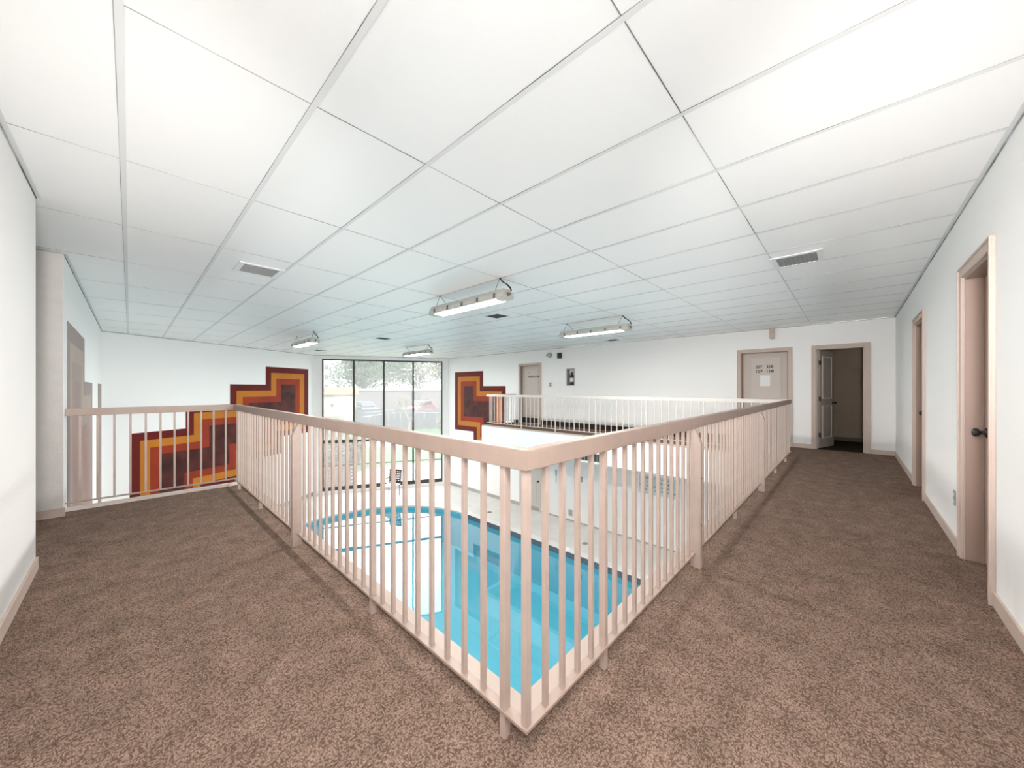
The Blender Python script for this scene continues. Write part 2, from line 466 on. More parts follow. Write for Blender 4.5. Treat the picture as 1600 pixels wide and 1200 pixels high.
# ceiling edge angle: thin dark line where the ceiling meets the walls
CROWN = mat('dark_edge', (0.10, 0.11, 0.10), 0.8, 0.1, color2=(0.5, 0.5, 0.5), vscale=3)
LEDGE = mat('edge_angle', (0.70, 0.71, 0.71), 0.5, 0.3)
mb = MB()
mb.box(XL, XF, YR, YR + 0.024, CEIL - 0.003, CEIL + 0.0); mb.box(XL, XL + 0.024, YR, 4.05, CEIL - 0.003, CEIL); mb.box(XL, XL + 0.024, 5.55, A[1], CEIL - 0.003, CEIL)
struct(mb.build('trim_5', LEDGE))
mb = MB()
mb.box(XL, XF, YR, YR + 0.005, CEIL - 0.012, CEIL - 0.004); mb.box(XF - 0.006, XF, YR, E[1], CEIL - 0.012, CEIL - 0.004)
mb.box(XL, XL + 0.005, YR, 4.05, CEIL - 0.012, CEIL - 0.004); mb.box(XL, XL + 0.005, 5.55, A[1], CEIL - 0.012, CEIL - 0.004)
mb.box(0, LA, -0.006, 0, CEIL - 0.012, CEIL - 0.004, MA); mb.box(0, LE, -0.006, 0, CEIL - 0.012, CEIL - 0.004, ME)
mb.box(-1.95, XL, 5.544, 5.55, CEIL - 0.012, CEIL - 0.004)
struct(mb.build('trim_6', CROWN))

# ------------------------------------------------------------------ ceiling: slab, tiles, tees
mb = MB()
mb.prism([(-2.1, -0.8), (XF + 0.2, -0.8), (XF + 0.2, 13.1), (5.0, 15.7), (-0.65, 12.6), (-2.1, 12.6)], CEIL + 0.03, CEIL + 0.12)
ceiling = struct(mb.build('ceiling', M['plenum']))
def clip_poly(poly, clip):
    out = poly
    n = len(clip)
    for i in range(n):
        a = Vector(clip[i]); b = Vector(clip[(i + 1) % n])
        inp = out; out = []
        def side(p): return (b.x - a.x) * (p[1] - a.y) - (b.y - a.y) * (p[0] - a.x)
        for k in range(len(inp)):
            p, q = inp[k], inp[(k + 1) % len(inp)]
            sp, sq = side(p), side(q)
            if sp >= 0: out.append(p)
            if (sp >= 0) != (sq >= 0):
                t = sp / (sp - sq)
                out.append((p[0] + (q[0] - p[0]) * t, p[1] + (q[1] - p[1]) * t))
        if not out: return []
    return out
def parea(p): return abs(sum(p[i][0] * p[(i + 1) % len(p)][1] - p[(i + 1) % len(p)][0] * p[i][1] for i in range(len(p)))) / 2
GX, GY = 0.584, 1.803
TX, TY = 0.6096, 1.2192
ALC = [(-1.95, 4.05), (XL, 4.05), (XL, 5.55), (-1.95, 5.55)]
rng = random.Random(3)
full = {}
for i in range(-5, 16):
    for j in range(-3, 13):
        x0 = GX + i * TX; y0 = GY + j * TY
        g = rng.choice((0.003, 0.0035, 0.004))
        r = [(x0 + 0.012, y0 + g), (x0 + TX - 0.012, y0 + g), (x0 + TX - 0.012, y0 + TY), (x0 + 0.012, y0 + TY)]
        for reg in (ROOM, ALC):
            p = clip_poly(r, reg)
            if len(p) < 3 or parea(p) < 0.004: continue
            dz = rng.uniform(0, 0.0012)
            if parea(p) > parea(r) * 0.999:
                key = g
                if key not in full:
                    full[key] = MB().prism([(q[0] - x0, q[1] - y0) for q in r], 0, 0.003).mesh('ceiling_tile', M['tile'])
                inst(full[key], 'ceiling_tile', ceiling, (x0, y0, CEIL + dz))
            else:
                MB().prism([(q[0] - x0, q[1] - y0) for q in p], 0, 0.003).build('ceiling_tile', M['tile'], ceiling, loc=(x0, y0, CEIL + dz))
def yspan(x):
    """how far the ceiling runs in Y at a given X"""
    y1 = A[1] + (x - A[0]) * (B[1] - A[1]) / (B[0] - A[0]) if x < B[0] else B[1] + (x - B[0]) * (E[1] - B[1]) / (E[0] - B[0])
    return YR, y1
for i in range(-4, 16):
    x = GX + i * TX
    if x < XL:
        if x < -1.9: continue
        y0, y1 = 4.05, 5.55
    elif x > XF: continue
    else: y0, y1 = yspan(x)
    MB().box(x - 0.012, x + 0.012, y0, y1, CEIL - 0.002, CEIL + 0.004).build('grid_runner', M['tee'], ceiling)
    MB().box(x - 0.0145, x - 0.012, y0, y1, CEIL - 0.0015, CEIL - 0.0002).build('joint_line', M['joint'], ceiling)
def xspan(y):
    if y <= A[1]: x0 = XL
    else: x0 = A[0] + (y - A[1]) * (B[0] - A[0]) / (B[1] - A[1])
    x1 = XF if y <= E[1] else B[0] + (y - B[1]) * (E[0] - B[0]) / (E[1] - B[1])
    return x0, x1
for j in range(-2, 12):
    y = GY + j * TY
    if not YR < y < 15.2: continue
    x0, x1 = xspan(y)
    if 4.05 < y < 5.55: x0 = -1.95
    MB().box(x0, x1, y - 0.0006, y + 0.0036, CEIL - 0.0012, CEIL - 0.0002).build('joint_line', M['joint'], ceiling)

# ------------------------------------------------------------------ doors
def casing(parent, o0, o1, ztop, z0, mtx, depth=0.018, m=None):
    """flat casing round an opening; local x along the wall, local -y towards the room"""
    m = m or M['trim']
    for (a, b, c, d) in ((o0 - CW, o0, z0, ztop + CW), (o1, o1 + CW, z0, ztop + CW), (o0, o1, ztop, ztop + CW)):
        MB().box(a, b, -depth, 0.0, c, d, mtx).build('casing', m, parent, bevel=0.004)
        # a raised back band along the outer edge
    MB().box(o0 - CW, o0 - CW + 0.014, -depth - 0.008, -depth + 0.002, z0, ztop + CW, mtx).box(o1 + CW - 0.014, o1 + CW, -depth - 0.008, -depth + 0.002, z0, ztop + CW, mtx).box(o0 - CW + 0.014, o1 + CW - 0.014, -depth - 0.008, -depth + 0.002, ztop + CW - 0.014, ztop + CW, mtx).build('back_band', m, parent, bevel=0.002)
def jambs(parent, o0, o1, ztop, z0, mtx, depth=0.14, stop=0.085, m=None):
    m = m or M['jamb']
    MB().box(o0 - 0.001, o0 + 0.018, 0.001, depth, z0, ztop, mtx).box(o0 + 0.018, o0 + 0.03, stop, stop + 0.012, z0, ztop, mtx).build('jamb', m, parent, bevel=0.001)
    MB().box(o1 - 0.018, o1 + 0.001, 0.001, depth, z0, ztop, mtx).box(o1 - 0.03, o1 - 0.018, stop, stop + 0.012, z0, ztop, mtx).build('jamb', m, parent, bevel=0.001)
    MB().box(o0 + 0.018, o1 - 0.018, 0.001, depth, ztop - 0.018, ztop + 0.001, mtx).build('head_jamb', m, parent, bevel=0.001)
def knob(parent, s, y, z, mtx, out=-1):
    h = empty('handle'); h.parent = parent
    MB().lathe([(0.032, 0), (0.032, 0.006), (0.014, 0.010), (0.012, 0.028), (0.026, 0.036), (0.030, 0.048), (0.026, 0.060), (0.010, 0.066)], 16,
               mtx @ Matrix.Translation((s, y, z)) @ Matrix.Rotation(PI / 2 * (1 if out < 0 else -1), 4, 'X')).build('knob', M['black'], parent, smooth=True)
    bpy.data.objects.remove(h)
def panel_leaf(parent, o0, o1, z0, ztop, y, mtx, m, mp, panels):
    leaf = MB().box(o0, o1, y, y + 0.035, z0, ztop, mtx).build('leaf', m, parent, bevel=0.002)
    for (a, b, c, d) in panels:
        t = 0.014
        # raised moulding frame and inner panel
        MB().box(a, b, y - 0.006, y, c, c + t, mtx).box(a, b, y - 0.006, y, d - t, d, mtx).box(a, a + t, y - 0.006, y, c + t, d - t, mtx).box(b - t, b, y - 0.006, y, c + t, d - t, mtx).build('panel_moulding', mp, leaf)
        MB().box(a + t, b - t, y - 0.003, y, c + t, d - t, mtx).build('panel', mp, leaf)
    return leaf
# matrices: local x along wall, local +y into the wall (away from the room), z up
MRW = Matrix(((1, 0, 0, 0), (0, -1, 0, YR), (0, 0, 1, 0), (0, 0, 0, 1)))
MFW = Matrix(((0, 1, 0, XF), (1, 0, 0, 0), (0, 0, 1, 0), (0, 0, 0, 1)))

for n, (d, side) in enumerate(((D1, 1), (D2, 1))):
    r = struct(empty('door_%d' % (n + 1), ((d[0] + d[1]) / 2, YR, 0)))
    inv = Matrix.Translation((-(d[0] + d[1]) / 2, -YR, 0))
    mm = inv @ MRW
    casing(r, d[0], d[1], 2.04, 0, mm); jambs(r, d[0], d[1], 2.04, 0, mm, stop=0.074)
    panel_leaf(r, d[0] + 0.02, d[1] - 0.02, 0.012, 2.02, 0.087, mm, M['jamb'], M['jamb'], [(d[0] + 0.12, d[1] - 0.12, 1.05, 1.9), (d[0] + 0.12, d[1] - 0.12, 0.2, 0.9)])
    knob(r, d[1] - 0.075, 0.087, 0.93, mm)
    MB().box(d[0], d[1], 0.128, 0.139, 0.0, 2.04, mm).build('backing', M['plenum'], r)  # unseen panel added to stop light leaking round the leaf
    MB().box(d[1] - 0.0185, d[1] - 0.018, 0.087, 0.125, 0.88, 0.98, mm).build('strike_plate', M['black'], r)
    MB().box(d[0], d[1], 0.0, 0.14, -0.05, 0.004, mm).build('threshold', M['carpet'], r)

# door 3: closed, with painted unit numbers
def far_door(n, d, z0, ztop, m, mp, panels, recess=0.085, jm=None, cm=None):
    r = struct(empty('door_%d' % n, (XF, (d[0] + d[1]) / 2, z0)))
    mm = Matrix.Translation((-XF, -(d[0] + d[1]) / 2, -z0)) @ MFW
    casing(r, d[0], d[1], ztop, z0, mm, m=cm); jambs(r, d[0], d[1], ztop, z0, mm, m=jm, stop=recess - 0.014)
    if m: MB().box(d[0], d[1], 0.128, 0.139, z0, ztop, mm).build('backing', M['plenum'], r)  # unseen panel added against light leaking through the door gaps
    if m: panel_leaf(r, d[0] + 0.02, d[1] - 0.02, z0 + 0.012, ztop - 0.02, recess, mm, m, mp, panels)
    return r, mm
def text(name, body, size, m, mtx, parent, width=None):
    c = bpy.data.curves.new(name, 'FONT')
    c.body = body; c.size = size; c.align_x = 'CENTER'; c.align_y = 'CENTER'; c.extrude = 0.0008; c.offset = size * 0.02
    o = bpy.data.objects.new(name, c); COL.objects.link(o)
    bpy.context.view_layer.update()
    dg = bpy.context.evaluated_depsgraph_get()
    me = bpy.data.meshes.new_from_object(o.evaluated_get(dg))
    bpy.data.objects.remove(o)
    me.name = name
    if width:
        xs = [v.co.x for v in me.vertices]; k = width / (max(xs) - min(xs))
        for v in me.vertices: v.co.x *= k
    me.transform(mtx)
    me.materials.clear(); me.materials.append(m)
    o = bpy.data.objects.new(name, me); COL.objects.link(o); o.parent = parent
    return o
def far_text_mtx(y, z, x):        # text that faces the room (-X), reading towards -Y
    return Matrix(((0, 0, -1, x), (-1, 0, 0, y), (0, 1, 0, z), (0, 0, 0, 1)))
r3, m3 = far_door(3, D3, 0, 2.04, M['door'], M['doorpanel'], [(1.10, 1.65, 1.02, 1.92), (1.10, 1.65, 0.18, 0.90)])
c3 = (D3[0] + D3[1]) / 2
for body, y, z in (('207', 1.497, 1.712), ('218', 1.297, 1.712), ('107', 1.497, 1.612), ('118', 1.297, 1.612)):
    text('number', body, 0.088, M['print'], far_text_mtx(y - c3, z, 0.0795), r3, width=0.125)
MB().box(1.29, 1.475, 0.0796, 0.081, 1.285, 1.53, m3).build('paper_notice', M['paper'], r3)
# door 4: open, its leaf swung into the dark closet
r4, m4 = far_door(4, D4, 0, 2.04, None, None, [], jm=M['door'])
c4 = (D4[0] + D4[1]) / 2
pv = Vector((0.115, D4[1] - c4 - 0.022, 0))
lm = Matrix.Translation(pv) @ Matrix.Rotation(math.radians(-17), 4, 'Z')     # local x runs into the closet
lf = MB().box(0, 0.68, -0.035, 0, 0.012, 2.02, lm).build('leaf', M['door'], r4, bevel=0.002)
for (c, d) in ((1.02, 1.90), (0.20, 0.88)):
    t = 0.02
    MB().box(0.12, 0.56, -0.043, -0.035, c, c + t, lm).box(0.12, 0.56, -0.043, -0.035, d - t, d, lm).box(0.12, 0.14, -0.043, -0.035, c + t, d - t, lm).box(0.54, 0.56, -0.043, -0.035, c + t, d - t, lm).build('panel_moulding', M['white'], lf)
for z in (0.28, 1.02, 1.76):
    MB().box(-0.03, 0.012, -0.05, -0.03, z - 0.045, z + 0.045, lm).build('hinge', M['black'], r4)
MB().lathe([(0.03, 0), (0.03, 0.006), (0.012, 0.01), (0.012, 0.03), (0.028, 0.04), (0.028, 0.055), (0.01, 0.062)], 14, lm @ Matrix.Translation((0.62, -0.035, 0.93)) @ Matrix.Rotation(PI / 2, 4, 'X')).build('knob', M['black'], lf, smooth=True)
# closet behind door 4
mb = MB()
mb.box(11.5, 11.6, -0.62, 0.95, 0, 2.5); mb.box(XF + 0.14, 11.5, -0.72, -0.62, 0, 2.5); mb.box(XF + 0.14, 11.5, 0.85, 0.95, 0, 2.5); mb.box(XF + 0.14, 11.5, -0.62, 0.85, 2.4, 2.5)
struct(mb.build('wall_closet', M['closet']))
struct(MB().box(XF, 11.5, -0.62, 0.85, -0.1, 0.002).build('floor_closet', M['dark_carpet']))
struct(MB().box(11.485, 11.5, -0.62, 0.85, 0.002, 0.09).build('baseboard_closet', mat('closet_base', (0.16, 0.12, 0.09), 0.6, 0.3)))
# door 5: far left, with painted lettering
r5, m5 = far_door(5, D5, 0, 2.04, M['door'], M['doorpanel'], [(D5[0] + 0.14, D5[1] - 0.14, 1.02, 1.92), (D5[0] + 0.14, D5[1] - 0.14, 0.30, 0.90)], jm=mat('tan_jamb', (0.40, 0.31, 0.26), 0.5, 0.3))  # jambs in a plain tan-brown colour
c5 = (D5[0] + D5[1]) / 2
text('lettering', 'EXERCISE', 0.10, M['print'], far_text_mtx(8.18 - c5, 1.64, 0.0795), r5, width=0.30)
text('lettering', 'ROOM', 0.10, M['print'], far_text_mtx(7.91 - c5, 1.64, 0.0795), r5, width=0.17)
MB().box(8.24, 8.32, 0.079, 0.082, 1.76, 1.79, m5).build('name_plate', M['greyp'], r5)
MB().box(D5[0] + 0.03, D5[1] - 0.03, 0.082, 0.086, 0.02, 0.20, m5).build('kick_plate', M['black'], r5)
knob(r5, D5[1] - 0.09, 0.085, 0.95, m5)
# door 6: cream panelled door at pool level
r6, m6 = far_door(6, D6, DECK, DECK + 2.06, M['lowdoor'], M['lowdoor'],
                  [(7.90, 8.13, DECK + 1.1, DECK + 1.92), (8.19, 8.42, DECK + 1.1, DECK + 1.92), (7.90, 8.13, DECK + 0.22, DECK + 0.93), (8.19, 8.42, DECK + 0.22, DECK + 0.93)],
                  recess=0.04, jm=M['lowdoor'], cm=M['lowdoor'])
c6 = (D6[0] + D6[1]) / 2
knob(r6, D6[0] + 0.085, 0.04, DECK + 1.0, m6)
MB().box(D6[0], D6[1], 0.0, 0.127, DECK - 0.10, DECK + 0.004, m6).box(D6[0] + 0.02, D6[1] - 0.02, 0.028, 0.038, DECK + 0.004, DECK + 0.10, m6).build('sill', GREYB, r6)

# ------------------------------------------------------------------ window
win = struct(empty('window_1', (B[0], B[1], 0)))
MW = Matrix.Translation((-B[0], -B[1], 0)) @ ME
FY0, FY1 = 0.03, 0.10
S_ = [W0, 1.46, 2.61, 3.79, W1]
hw = 0.032
MB().box(W0, W1, FY0, FY1, WZ1 - 0.055, WZ1, MW).build('head_frame', M['bronze'], win)
MB().box(W0, W1, FY0, FY1, WZ0, WZ0 + 0.15, MW).build('sill_frame', M['bronze'], win)
ZT, ZB = -0.90, -1.86
for k, s in enumerate(S_):
    a, b = (s, s + 0.05) if k == 0 else ((s - 0.05, s) if k == 4 else (s - hw, s + hw))
    MB().box(a, b, FY0 - 0.01, FY1, WZ0 + 0.15, WZ1 - 0.055, MW).build('mullion', M['bronze'], win)
for k in range(4):
    a = S_[k] + (0.05 if k == 0 else hw); b = S_[k + 1] - (0.05 if k == 3 else hw)
    th = 0.06 if k == 0 else 0.035
    MB().box(a, b, FY0, FY1, ZT - th, ZT + th, MW).build('transom', M['bronze'], win)
    MB().box(a, b, FY0, FY1, ZB - 0.012, ZB + 0.012, MW).build('glazing_bar', M['bronze'], win)
    for (c, d) in ((ZT + th, WZ1 - 0.055), (ZB + 0.012, ZT - th), (WZ0 + 0.15, ZB - 0.012)):
        MB().box(a, b, 0.062, 0.066, c, d, MW).build('pane', M['glass'], win)

# ------------------------------------------------------------------ pool deck and pool
PX0, PX1, PY0, PYC = 1.50, 7.70, 1.60, 9.40
pcx = (PX0 + PX1) / 2; pr = (PX1 - PX0) / 2
def pool_loop(off=0.0, n=40):
    pts = [(PX0 - off, PY0 - off), (PX1 + off, PY0 - off)]
    for k in range(n + 1):
        a = PI * k / n
        pts.append((pcx + (pr + off) * math.cos(a), PYC + (pr + off) * math.sin(a)))
    return pts
def ring_mesh(bm, la, za, lb, zb):
    va = [bm.verts.new((p[0], p[1], za)) for p in la]; vb = [bm.verts.new((p[0], p[1], zb)) for p in lb]
    n = len(va)
    for i in range(n): bm.faces.new((va[i], va[(i + 1) % n], vb[(i + 1) % n], vb[i]))
# deck with a hole
mb = MB()
def loop_edges(bm, pts, z):
    vs = [bm.verts.new((p[0], p[1], z)) for p in pts]
    return [bm.edges.new((vs[i], vs[(i + 1) % len(vs)])) for i in range(len(vs))]
es = loop_edges(mb.bm, [(XL, YR), (XF, YR), E, B, A], DECK) + loop_edges(mb.bm, pool_loop(0.25), DECK)
bmesh.ops.triangle_fill(mb.bm, use_beauty=True, use_dissolve=False, edges=es)
# give the deck thickness
ret = bmesh.ops.extrude_face_region(mb.bm, geom=list(mb.bm.faces))
for v in [g for g in ret['geom'] if isinstance(g, bmesh.types.BMVert)]: v.co.z -= 0.12
struct(mb.build('floor_pool_deck', M['deck']))
pool = empty('swimming_pool', (pcx, 6.0, DECK - 1.35))
tag(pool, 'aqua blue swimming pool with rounded end below the balcony', 'pool')
def pb(mb, name, m, smooth=False):
    for v in mb.bm.verts: v.co -= Vector((pcx, 6.0, DECK - 1.35))
    return mb.build(name, m, pool, smooth=smooth)
WATER = DECK - 0.13
mb = MB()
ring_mesh(mb.bm, pool_loop(0), DECK - 0.13, pool_loop(-0.02), DECK - 1.2)
ring_mesh(mb.bm, pool_loop(-0.02), DECK - 1.2, pool_loop(-0.20), DECK - 1.32)
bmesh.ops.contextual_create(mb.bm, geom=loop_edges(mb.bm, pool_loop(-0.20), DECK - 1.32))
pb(mb, 'basin', M['basin'])
mb = MB(); bmesh.ops.contextual_create(mb.bm, geom=loop_edges(mb.bm, pool_loop(-0.001), WATER))
wo = pb(mb, 'water', M['water'])
if wo.data.polygons[0].normal.z < 0: wo.data.flip_normals()
mb = MB()
ring_mesh(mb.bm, pool_loop(0.25), DECK, pool_loop(0.25), DECK + 0.008); ring_mesh(mb.bm, pool_loop(0.25), DECK + 0.008, pool_loop(0.01), DECK + 0.008)
ring_mesh(mb.bm, pool_loop(0.01), DECK + 0.008, pool_loop(0.0), DECK); ring_mesh(mb.bm, pool_loop(0.0), DECK, pool_loop(0.0), DECK - 0.05)
pb(mb, 'coping', M['coping'])
# waterline band: slate tiles along the straight right side, one by one; plain paint round the rest
lp = pool_loop(0.0)
mb = MB(); ring_mesh(mb.bm, lp, DECK - 0.05, lp, DECK - 0.13)
pb(mb, 'waterline', M['basin'])
tl = MB().box(-0.012, 0, -0.147, 0.147, -0.128, 0.012).mesh('slate_tile', M['slate'])
y = PY0 + 0.16
while y < PYC - 0.1:
    inst(tl, 'slate_tile', pool, (PX1 - pcx, y - 6.0, 1.35))
    y += 0.30
for (sy) in (9.35, 5.45):
    sk = MB().box(PX1 - 0.02 - pcx, PX1 + 0.22 - pcx, sy - 0.13 - 6, sy + 0.13 - 6, 1.352, 1.366).build('skimmer_lid', M['white'], pool, bevel=0.003)
    MB().box(PX1 - 0.016 - pcx, PX1 - 0.012 - pcx, sy - 0.03 - 6, sy + 0.03 - 6, 1.17, 1.26).build('return_fitting', M['black'], pool)
for (dx, dy, n) in ((8.443, 5.234, 0), (8.364, 8.914, 1)):
    d = empty('deck_drain', (dx, dy, DECK))
    tag(d, ('round grey deck drain in front of the lower far wall', 'round grey deck drain near the cream door')[n], 'drain', 'floor drains in the pool deck')
    MB().lathe([(0.085, 0.0), (0.085, 0.006), (0.07, 0.008)], 18).build('rim', M['greyp'], d)
    for k in range(-2, 3): MB().box(-0.055, 0.055, k * 0.024 - 0.005, k * 0.024 + 0.005, 0.008, 0.011).build('grate_bar', M['clip'], d)

# ------------------------------------------------------------------ murals
def offset_poly(P, d):
    """inset an orthogonal polygon (counter-clockwise) by d"""
    n = len(P); out = []
    for i in range(n):
        p0, p1, p2 = P[i - 1], P[i], P[(i + 1) % n]
        e1 = (Vector(p1) - Vector(p0)).normalized(); e2 = (Vector(p2) - Vector(p1)).normalized()
        n1 = Vector((-e1.y, e1.x)); n2 = Vector((-e2.y, e2.x))
        out.append((p1[0] + d * (n1.x + n2.x), p1[1] + d * (n1.y + n2.y)))
    return out
def mural(name, outline, bands, mtx, label, bw=0.2, th=0.004):
    """outline (s, z) counter-clockwise seen with s to the right; bands: outer to centre"""
    if sum(outline[i][0] * outline[(i + 1) % len(outline)][1] - outline[(i + 1) % len(outline)][0] * outline[i][1] for i in range(len(outline))) < 0:
        outline = list(reversed(outline))
    ref = Vector((outline[0][0], 0, min(p[1] for p in outline)))
    base = mtx @ ref
    r = empty(name, base)
    tag(r, label, 'mural')
    inv = Matrix.Translation(-base)
    for k, bm_ in enumerate(bands):
        oa = offset_poly(outline, k * bw)
        mb = MB()
        last = k == len(bands) - 1
        if last:
            vs = [mb.bm.verts.new((p[0], -th, p[1])) for p in oa]; mb.bm.faces.new(vs)
            vb = [mb.bm.verts.new((p[0], 0, p[1])) for p in oa]
            for i in range(len(vs)): mb.bm.faces.new((vs[i], vs[(i + 1) % len(vs)], vb[(i + 1) % len(vs)], vb[i]))
            bmesh.ops.triangulate(mb.bm, faces=[f for f in mb.bm.faces if len(f.verts) > 4])
        else:
            ob = offset_poly(outline, (k + 1) * bw)
            n = len(oa)
            rows = []
            for q, y in ((oa, 0), (oa, -th), (ob, -th), (ob, 0)):
                rows.append([mb.bm.verts.new((p[0], y, p[1])) for p in q])
            for ra, rb in zip(rows, rows[1:]):
                for i in range(n): mb.bm.faces.new((ra[i], ra[(i + 1) % n], rb[(i + 1) % n], rb[i]))
        for v in mb.bm.verts: v.co = inv @ mtx @ v.co
        mb.build('centre' if last else 'band', bm_, r)
    return r
WARM = [M['maroon'], M['gold'], M['orange'], M['brown']]
MAm = frame2(A, B) @ Matrix(((1, 0, 0, 0), (0, 1, 0, -0.0005), (0, 0, 1, 0), (0, 0, 0, 1)))
mural('stepped_mural', [(0.50, 0.14), (1.70, 0.14), (1.70, 0.75), (2.90, 0.75), (2.90, 1.36), (4.10, 1.36), (4.10, 1.97), (5.90, 1.97), (5.90, -0.46), (4.69, -0.46), (4.69, -1.07), (3.48, -1.07), (3.48, -1.67), (2.27, -1.67), (2.27, -2.28), (0.50, -2.28)],
      WARM, MAm, 'long diagonal staircase mural in maroon, gold and orange bands left of the window')
MFm = Matrix(((0, 1, 0, XF - 0.0005), (-1, 0, 0, 12.40), (0, 0, 1, 0), (0, 0, 0, 1)))
mural('stepped_mural', [(0, 1.92), (1.80, 1.92), (1.80, 1.32), (3.04, 1.32), (3.04, -1.13), (1.22, -1.13), (1.22, -0.53), (0, -0.53)],
      WARM, MFm, 'smaller two-block mural in maroon, gold and orange bands right of the window')
MLm = Matrix(((0, -1, 0, XL + 0.0005), (1, 0, 0, 0), (0, 0, 1, 0), (0, 0, 0, 1)))
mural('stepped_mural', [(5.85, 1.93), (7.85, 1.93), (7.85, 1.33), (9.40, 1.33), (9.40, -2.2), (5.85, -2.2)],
      [M['glare_taupe_d'], M['glare_taupe_l'], M['glare_taupe_m'], M['glare_taupe_c']], MLm, 'stepped mural in glare-bleached taupe bands on the left wall beyond the railing end')
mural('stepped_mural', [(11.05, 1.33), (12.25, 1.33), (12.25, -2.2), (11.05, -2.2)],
      [M['glare_taupe_d'], M['glare_taupe_c']], MLm, 'narrow panel mural in glare-bleached taupe beside the far left corner')

# ------------------------------------------------------------------ railings
RTOP, RBOT = 1.035, 0.963
def railing(name, p, q, label, pitch, legs=(), posts=(), first=0.1, side=1, ext0=0.0, ext1=0.0, mitre=0, rm='rail', bm_='bar'):
    """run from plan point p to q; local x along the run, local +y = corridor side * side"""
    L = (Vector(q) - Vector(p)).length
    rz = math.atan2(q[1] - p[1], q[0] - p[0])
    r = empty(name, (p[0], p[1], 0), rz)
    tag(r, label, 'railing')
    for hw_, z0_, z1_, nm, bv in ((0.022, RBOT, RTOP, 'top_rail', 0.004), (0.019, 0.088, 0.100, 'bottom_rail', 0.002)):
        e0, e1 = ext0 * hw_ / 0.022, ext1 * hw_ / 0.022
        if mitre:      # the corner joint is cut at 45 degrees
            MB().prism([(-hw_, mitre * hw_), (L + e1, mitre * hw_), (L + e1, -mitre * hw_), (hw_, -mitre * hw_)], z0_, z1_).build(nm, M[rm], r, bevel=bv)
        else:
            MB().box(-e0, L + e1, -hw_, hw_, z0_, z1_).build(nm, M[rm], r, bevel=bv)
    bar = MB().box(-0.009, 0.009, -0.009, 0.009, 0.098, RBOT + 0.004).mesh('baluster', M[bm_])
    leg = MB().box(-0.013, 0.013, -0.015, 0.015, 0.0, RBOT + 0.004).mesh('support_leg', M[bm_], bevel=0.002)
    x = first
    lock = list(legs) + list(posts)
    while x < L - 0.03:
        if not any(abs(x - l) < pitch * 0.45 for l in lock): inst(bar, 'baluster', r, (x, 0, 0))
        x += pitch
    for l in legs: inst(leg, 'support_leg', r, (l, 0, 0))
    for l in posts:
        inst(leg, 'support_leg', r, (l, 0, 0))
        pm = MB()
        y0, y1 = (0.010, 0.054)
        prof = [(y0, 0.0), (y1, 0.0), (y1, 0.86), (y0 + 0.01, 0.945), (y0, 0.945)]
        a = [pm.bm.verts.new((-0.022, side * yy, z)) for yy, z in prof]; b = [pm.bm.verts.new((0.022, side * yy, z)) for yy, z in prof]
        n = len(prof)
        pm.bm.faces.new(a); pm.bm.faces.new(list(reversed(b)))
        for i in range(n): pm.bm.faces.new((a[i], a[(i + 1) % n], b[(i + 1) % n], b[i]))
        po = pm.build('bracket_post', M['bar'], r, bevel=0.003, loc=(l, 0, 0))
        for z in (0.30, 0.62): MB().tube((0, side * 0.053, z), (0, side * 0.057, z), 0.006, n=8).build('bolt', M['clip'], po)
    return r
# left run: x = RX, from the corner away along Y (corridor to its left = +local y)
railing('balcony_railing', (RX, RY), (RX, YEND - 0.04), 'beige railing run from the front corner towards the murals', 0.1136,
        legs=(0.10, 1.12, 3.62, 4.66), posts=(2.38,), first=0.1, side=1, ext1=0.022, mitre=1)
inst(MB().box(-0.012, 0.012, -0.012, 0.012, 0.086, RBOT + 0.004).mesh('corner_post', M['bar']), 'corner_post', bpy.data.objects['balcony_railing'], (0, 0, 0))
# right run: y = RY, from the corner along X (corridor to its right = -local y)
railing('balcony_railing', (RX, RY), (FX, RY), 'beige railing run from the front corner along the right corridor', 0.1045,
        legs=(0.522, 3.032, 5.542, 6.642), posts=(1.777, 4.292), first=0.105, side=-1, ext1=0.022, mitre=-1)
railing('balcony_railing', (FX, RY + 0.0225), (FX, FYEND - 0.1), 'pale railing run along the far balcony in front of the doors', 0.155,
        legs=(1.4, 2.62, 3.94, 5.22, 6.5), first=0.1, side=1, ext1=0.022, rm='rail_far', bm_='rail_far')
railing('balcony_railing', (FX + 0.0225, FYEND - 0.1), (XF - 0.001, FYEND - 0.1), 'short railing return closing the far balcony end', 0.115, first=0.09, side=-1, rm='rail_far', bm_='rail_far')
railing('balcony_railing', (XL + 0.001, YEND - 0.04), (RX - 0.0225, YEND - 0.04), 'short railing run crossing the left balcony end below the murals', 0.1165, first=0.095, side=-1)

